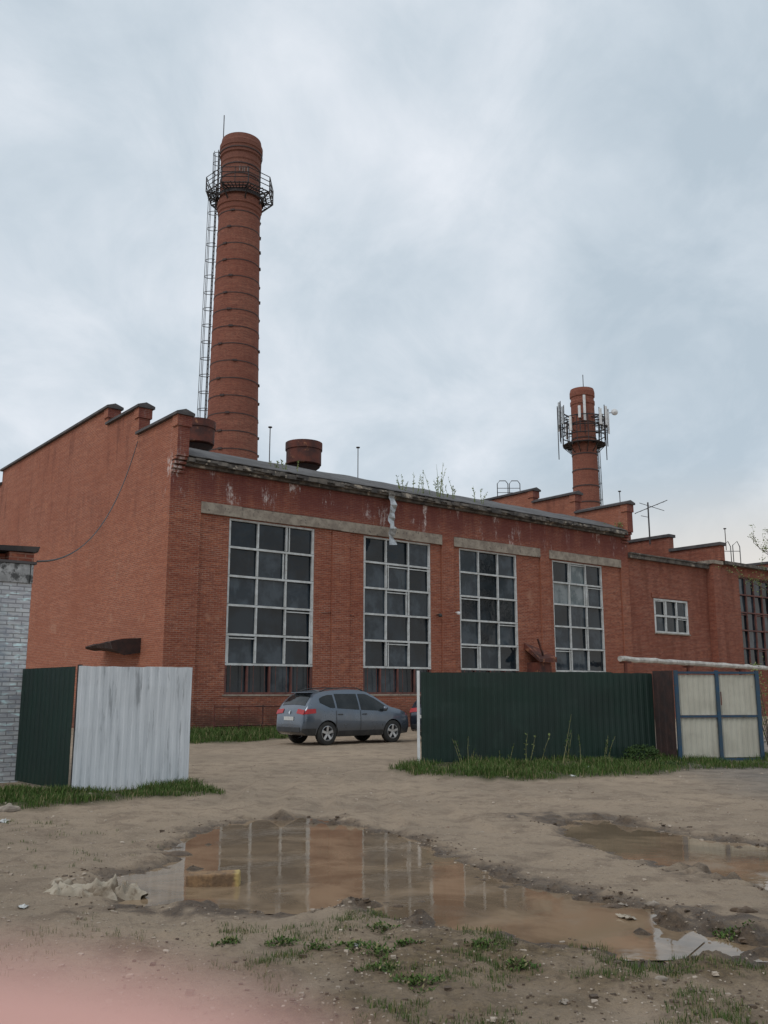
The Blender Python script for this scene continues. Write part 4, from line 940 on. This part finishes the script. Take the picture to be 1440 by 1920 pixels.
scrap(668,1790,.035,'small white scrap beside the round weed clump'); scrap(1165,1697,.07,'pale scrap on the far bank of the large puddle','stone'); scrap(1175,1722,.09,'pale earth coloured scrap at the right end of the large puddle','cloth')
scrap(1112,1447,.12,'white scrap in the grass by the green fence'); scrap(42,1712,.06,'white scrap in the lower left sand'); scrap(5,1545,.12,'white crushed bottle at the left edge'); scrap(1075,1462,.12,'white scrap at the edge of the fence grass')
scrap(1060,1900,.04,'pale scrap at the bottom right of centre','stone')
p=gp(398,1662); m=MB(); m.box((-.22,-.07,-.05),(.22,.09,.08)); o=m.build('foam_block',M['yellow'],bevel=.012); o.location=(p.x,p.y+.05,.02); o.rotation_euler=(.04,-.03,.06)
tag(o,'brown weathered foam block with a yellow end lying in the large puddle','block')
p=gp(160,1685); m=MB(); n_=120; vs=[]
def fold(u_,v_):
    w1=mn.noise((u_*1.5,v_*1.5,5)); w2=mn.noise((u_*1.5,v_*1.5,9)); w3=mn.noise((u_*4,v_*4,3))
    a=abs(math.sin(4.1*(u_+.6*w1)+6.5*(v_+.6*w2)+w3)); b=abs(math.sin(9*(u_*.6+.6*w2)-4.0*(v_+.6*w1)+1+w3)); 
    return (1-a)*.045+(1-b)*.035+abs(mn.noise((u_*9,v_*9,2)))*.018
for i in range(n_+1):
    for j in range(n_+1):
        u_=i/n_*2-1; v_=j/n_*2-1; ang_=math.atan2(v_,u_); rr=math.hypot(u_,v_)/(.80+.20*math.sin(ang_*2+1)+.16*math.sin(ang_*5)+.08*math.sin(ang_*9+2)); e_=max(0,1-max(rr,0)**3)
        x=u_*.46+.07*mn.noise((u_*3,v_*3,5)); y=v_*.27+.06*mn.noise((u_*3,v_*3,9))
        lump=.9+.9*math.exp(-((u_-.35)**2+(v_+.1)**2)/.12)
        z=min(1,e_*2.2)*(.010+fold(u_,v_)*lump)-.035*(1-min(1,e_*4))
        vs.append((x,y,z))
m.add(vs,[(i*(n_+1)+j,(i+1)*(n_+1)+j,(i+1)*(n_+1)+j+1,i*(n_+1)+j+1) for i in range(n_) for j in range(n_)])
o=m.build('crumpled_cloth',M['cloth'],smooth=True); o.location=(p.x,p.y+.08,max(.025,hz_(p.x,p.y)+.008)); o.rotation_euler=(0,0,-.25); tag(o,'crumpled dirty beige cloth at the left end of the large puddle','cloth')
# ---------------------------------------------------------------- fingertip of the photographer
t=NT('skin'); v=t.tc.outputs['Object']; t.col(t.mix(t.ramp(t.noise(v,300,3),.3,.7),(.62,.335,.275),(.55,.285,.235))); t.set(Roughness=.5)
def cw(x,y,zf): return Vector((x,zf*CT-y*ST,EYE+zf*ST+y*CT))
DY=-.00052
pts=[(-.060,-.0290,.010),(-.042,-.0235,.0125),(-.026,-.0175,.014),(-.014,-.0150,.0140),(-.0065,-.0148,.0138),(-.0030,-.0151,.0137),(-.0005,-.0157,.0136),(.0018,-.0165,.0136),(.0030,-.0170,.0136)]
rs=[.0085,.0085,.0088,.0084,.0080,.0077,.0066,.0040,.0008]
m=MB(); m.tube([cw(a,b+DY,c) for a,b,c in pts],rs,20); o=m.build('finger',t.m,smooth=True); s_=o.modifiers.new('s','SUBSURF'); s_.levels=1; s_.render_levels=1
tag(o,'blurred pink fingertip across the lower left corner','finger')
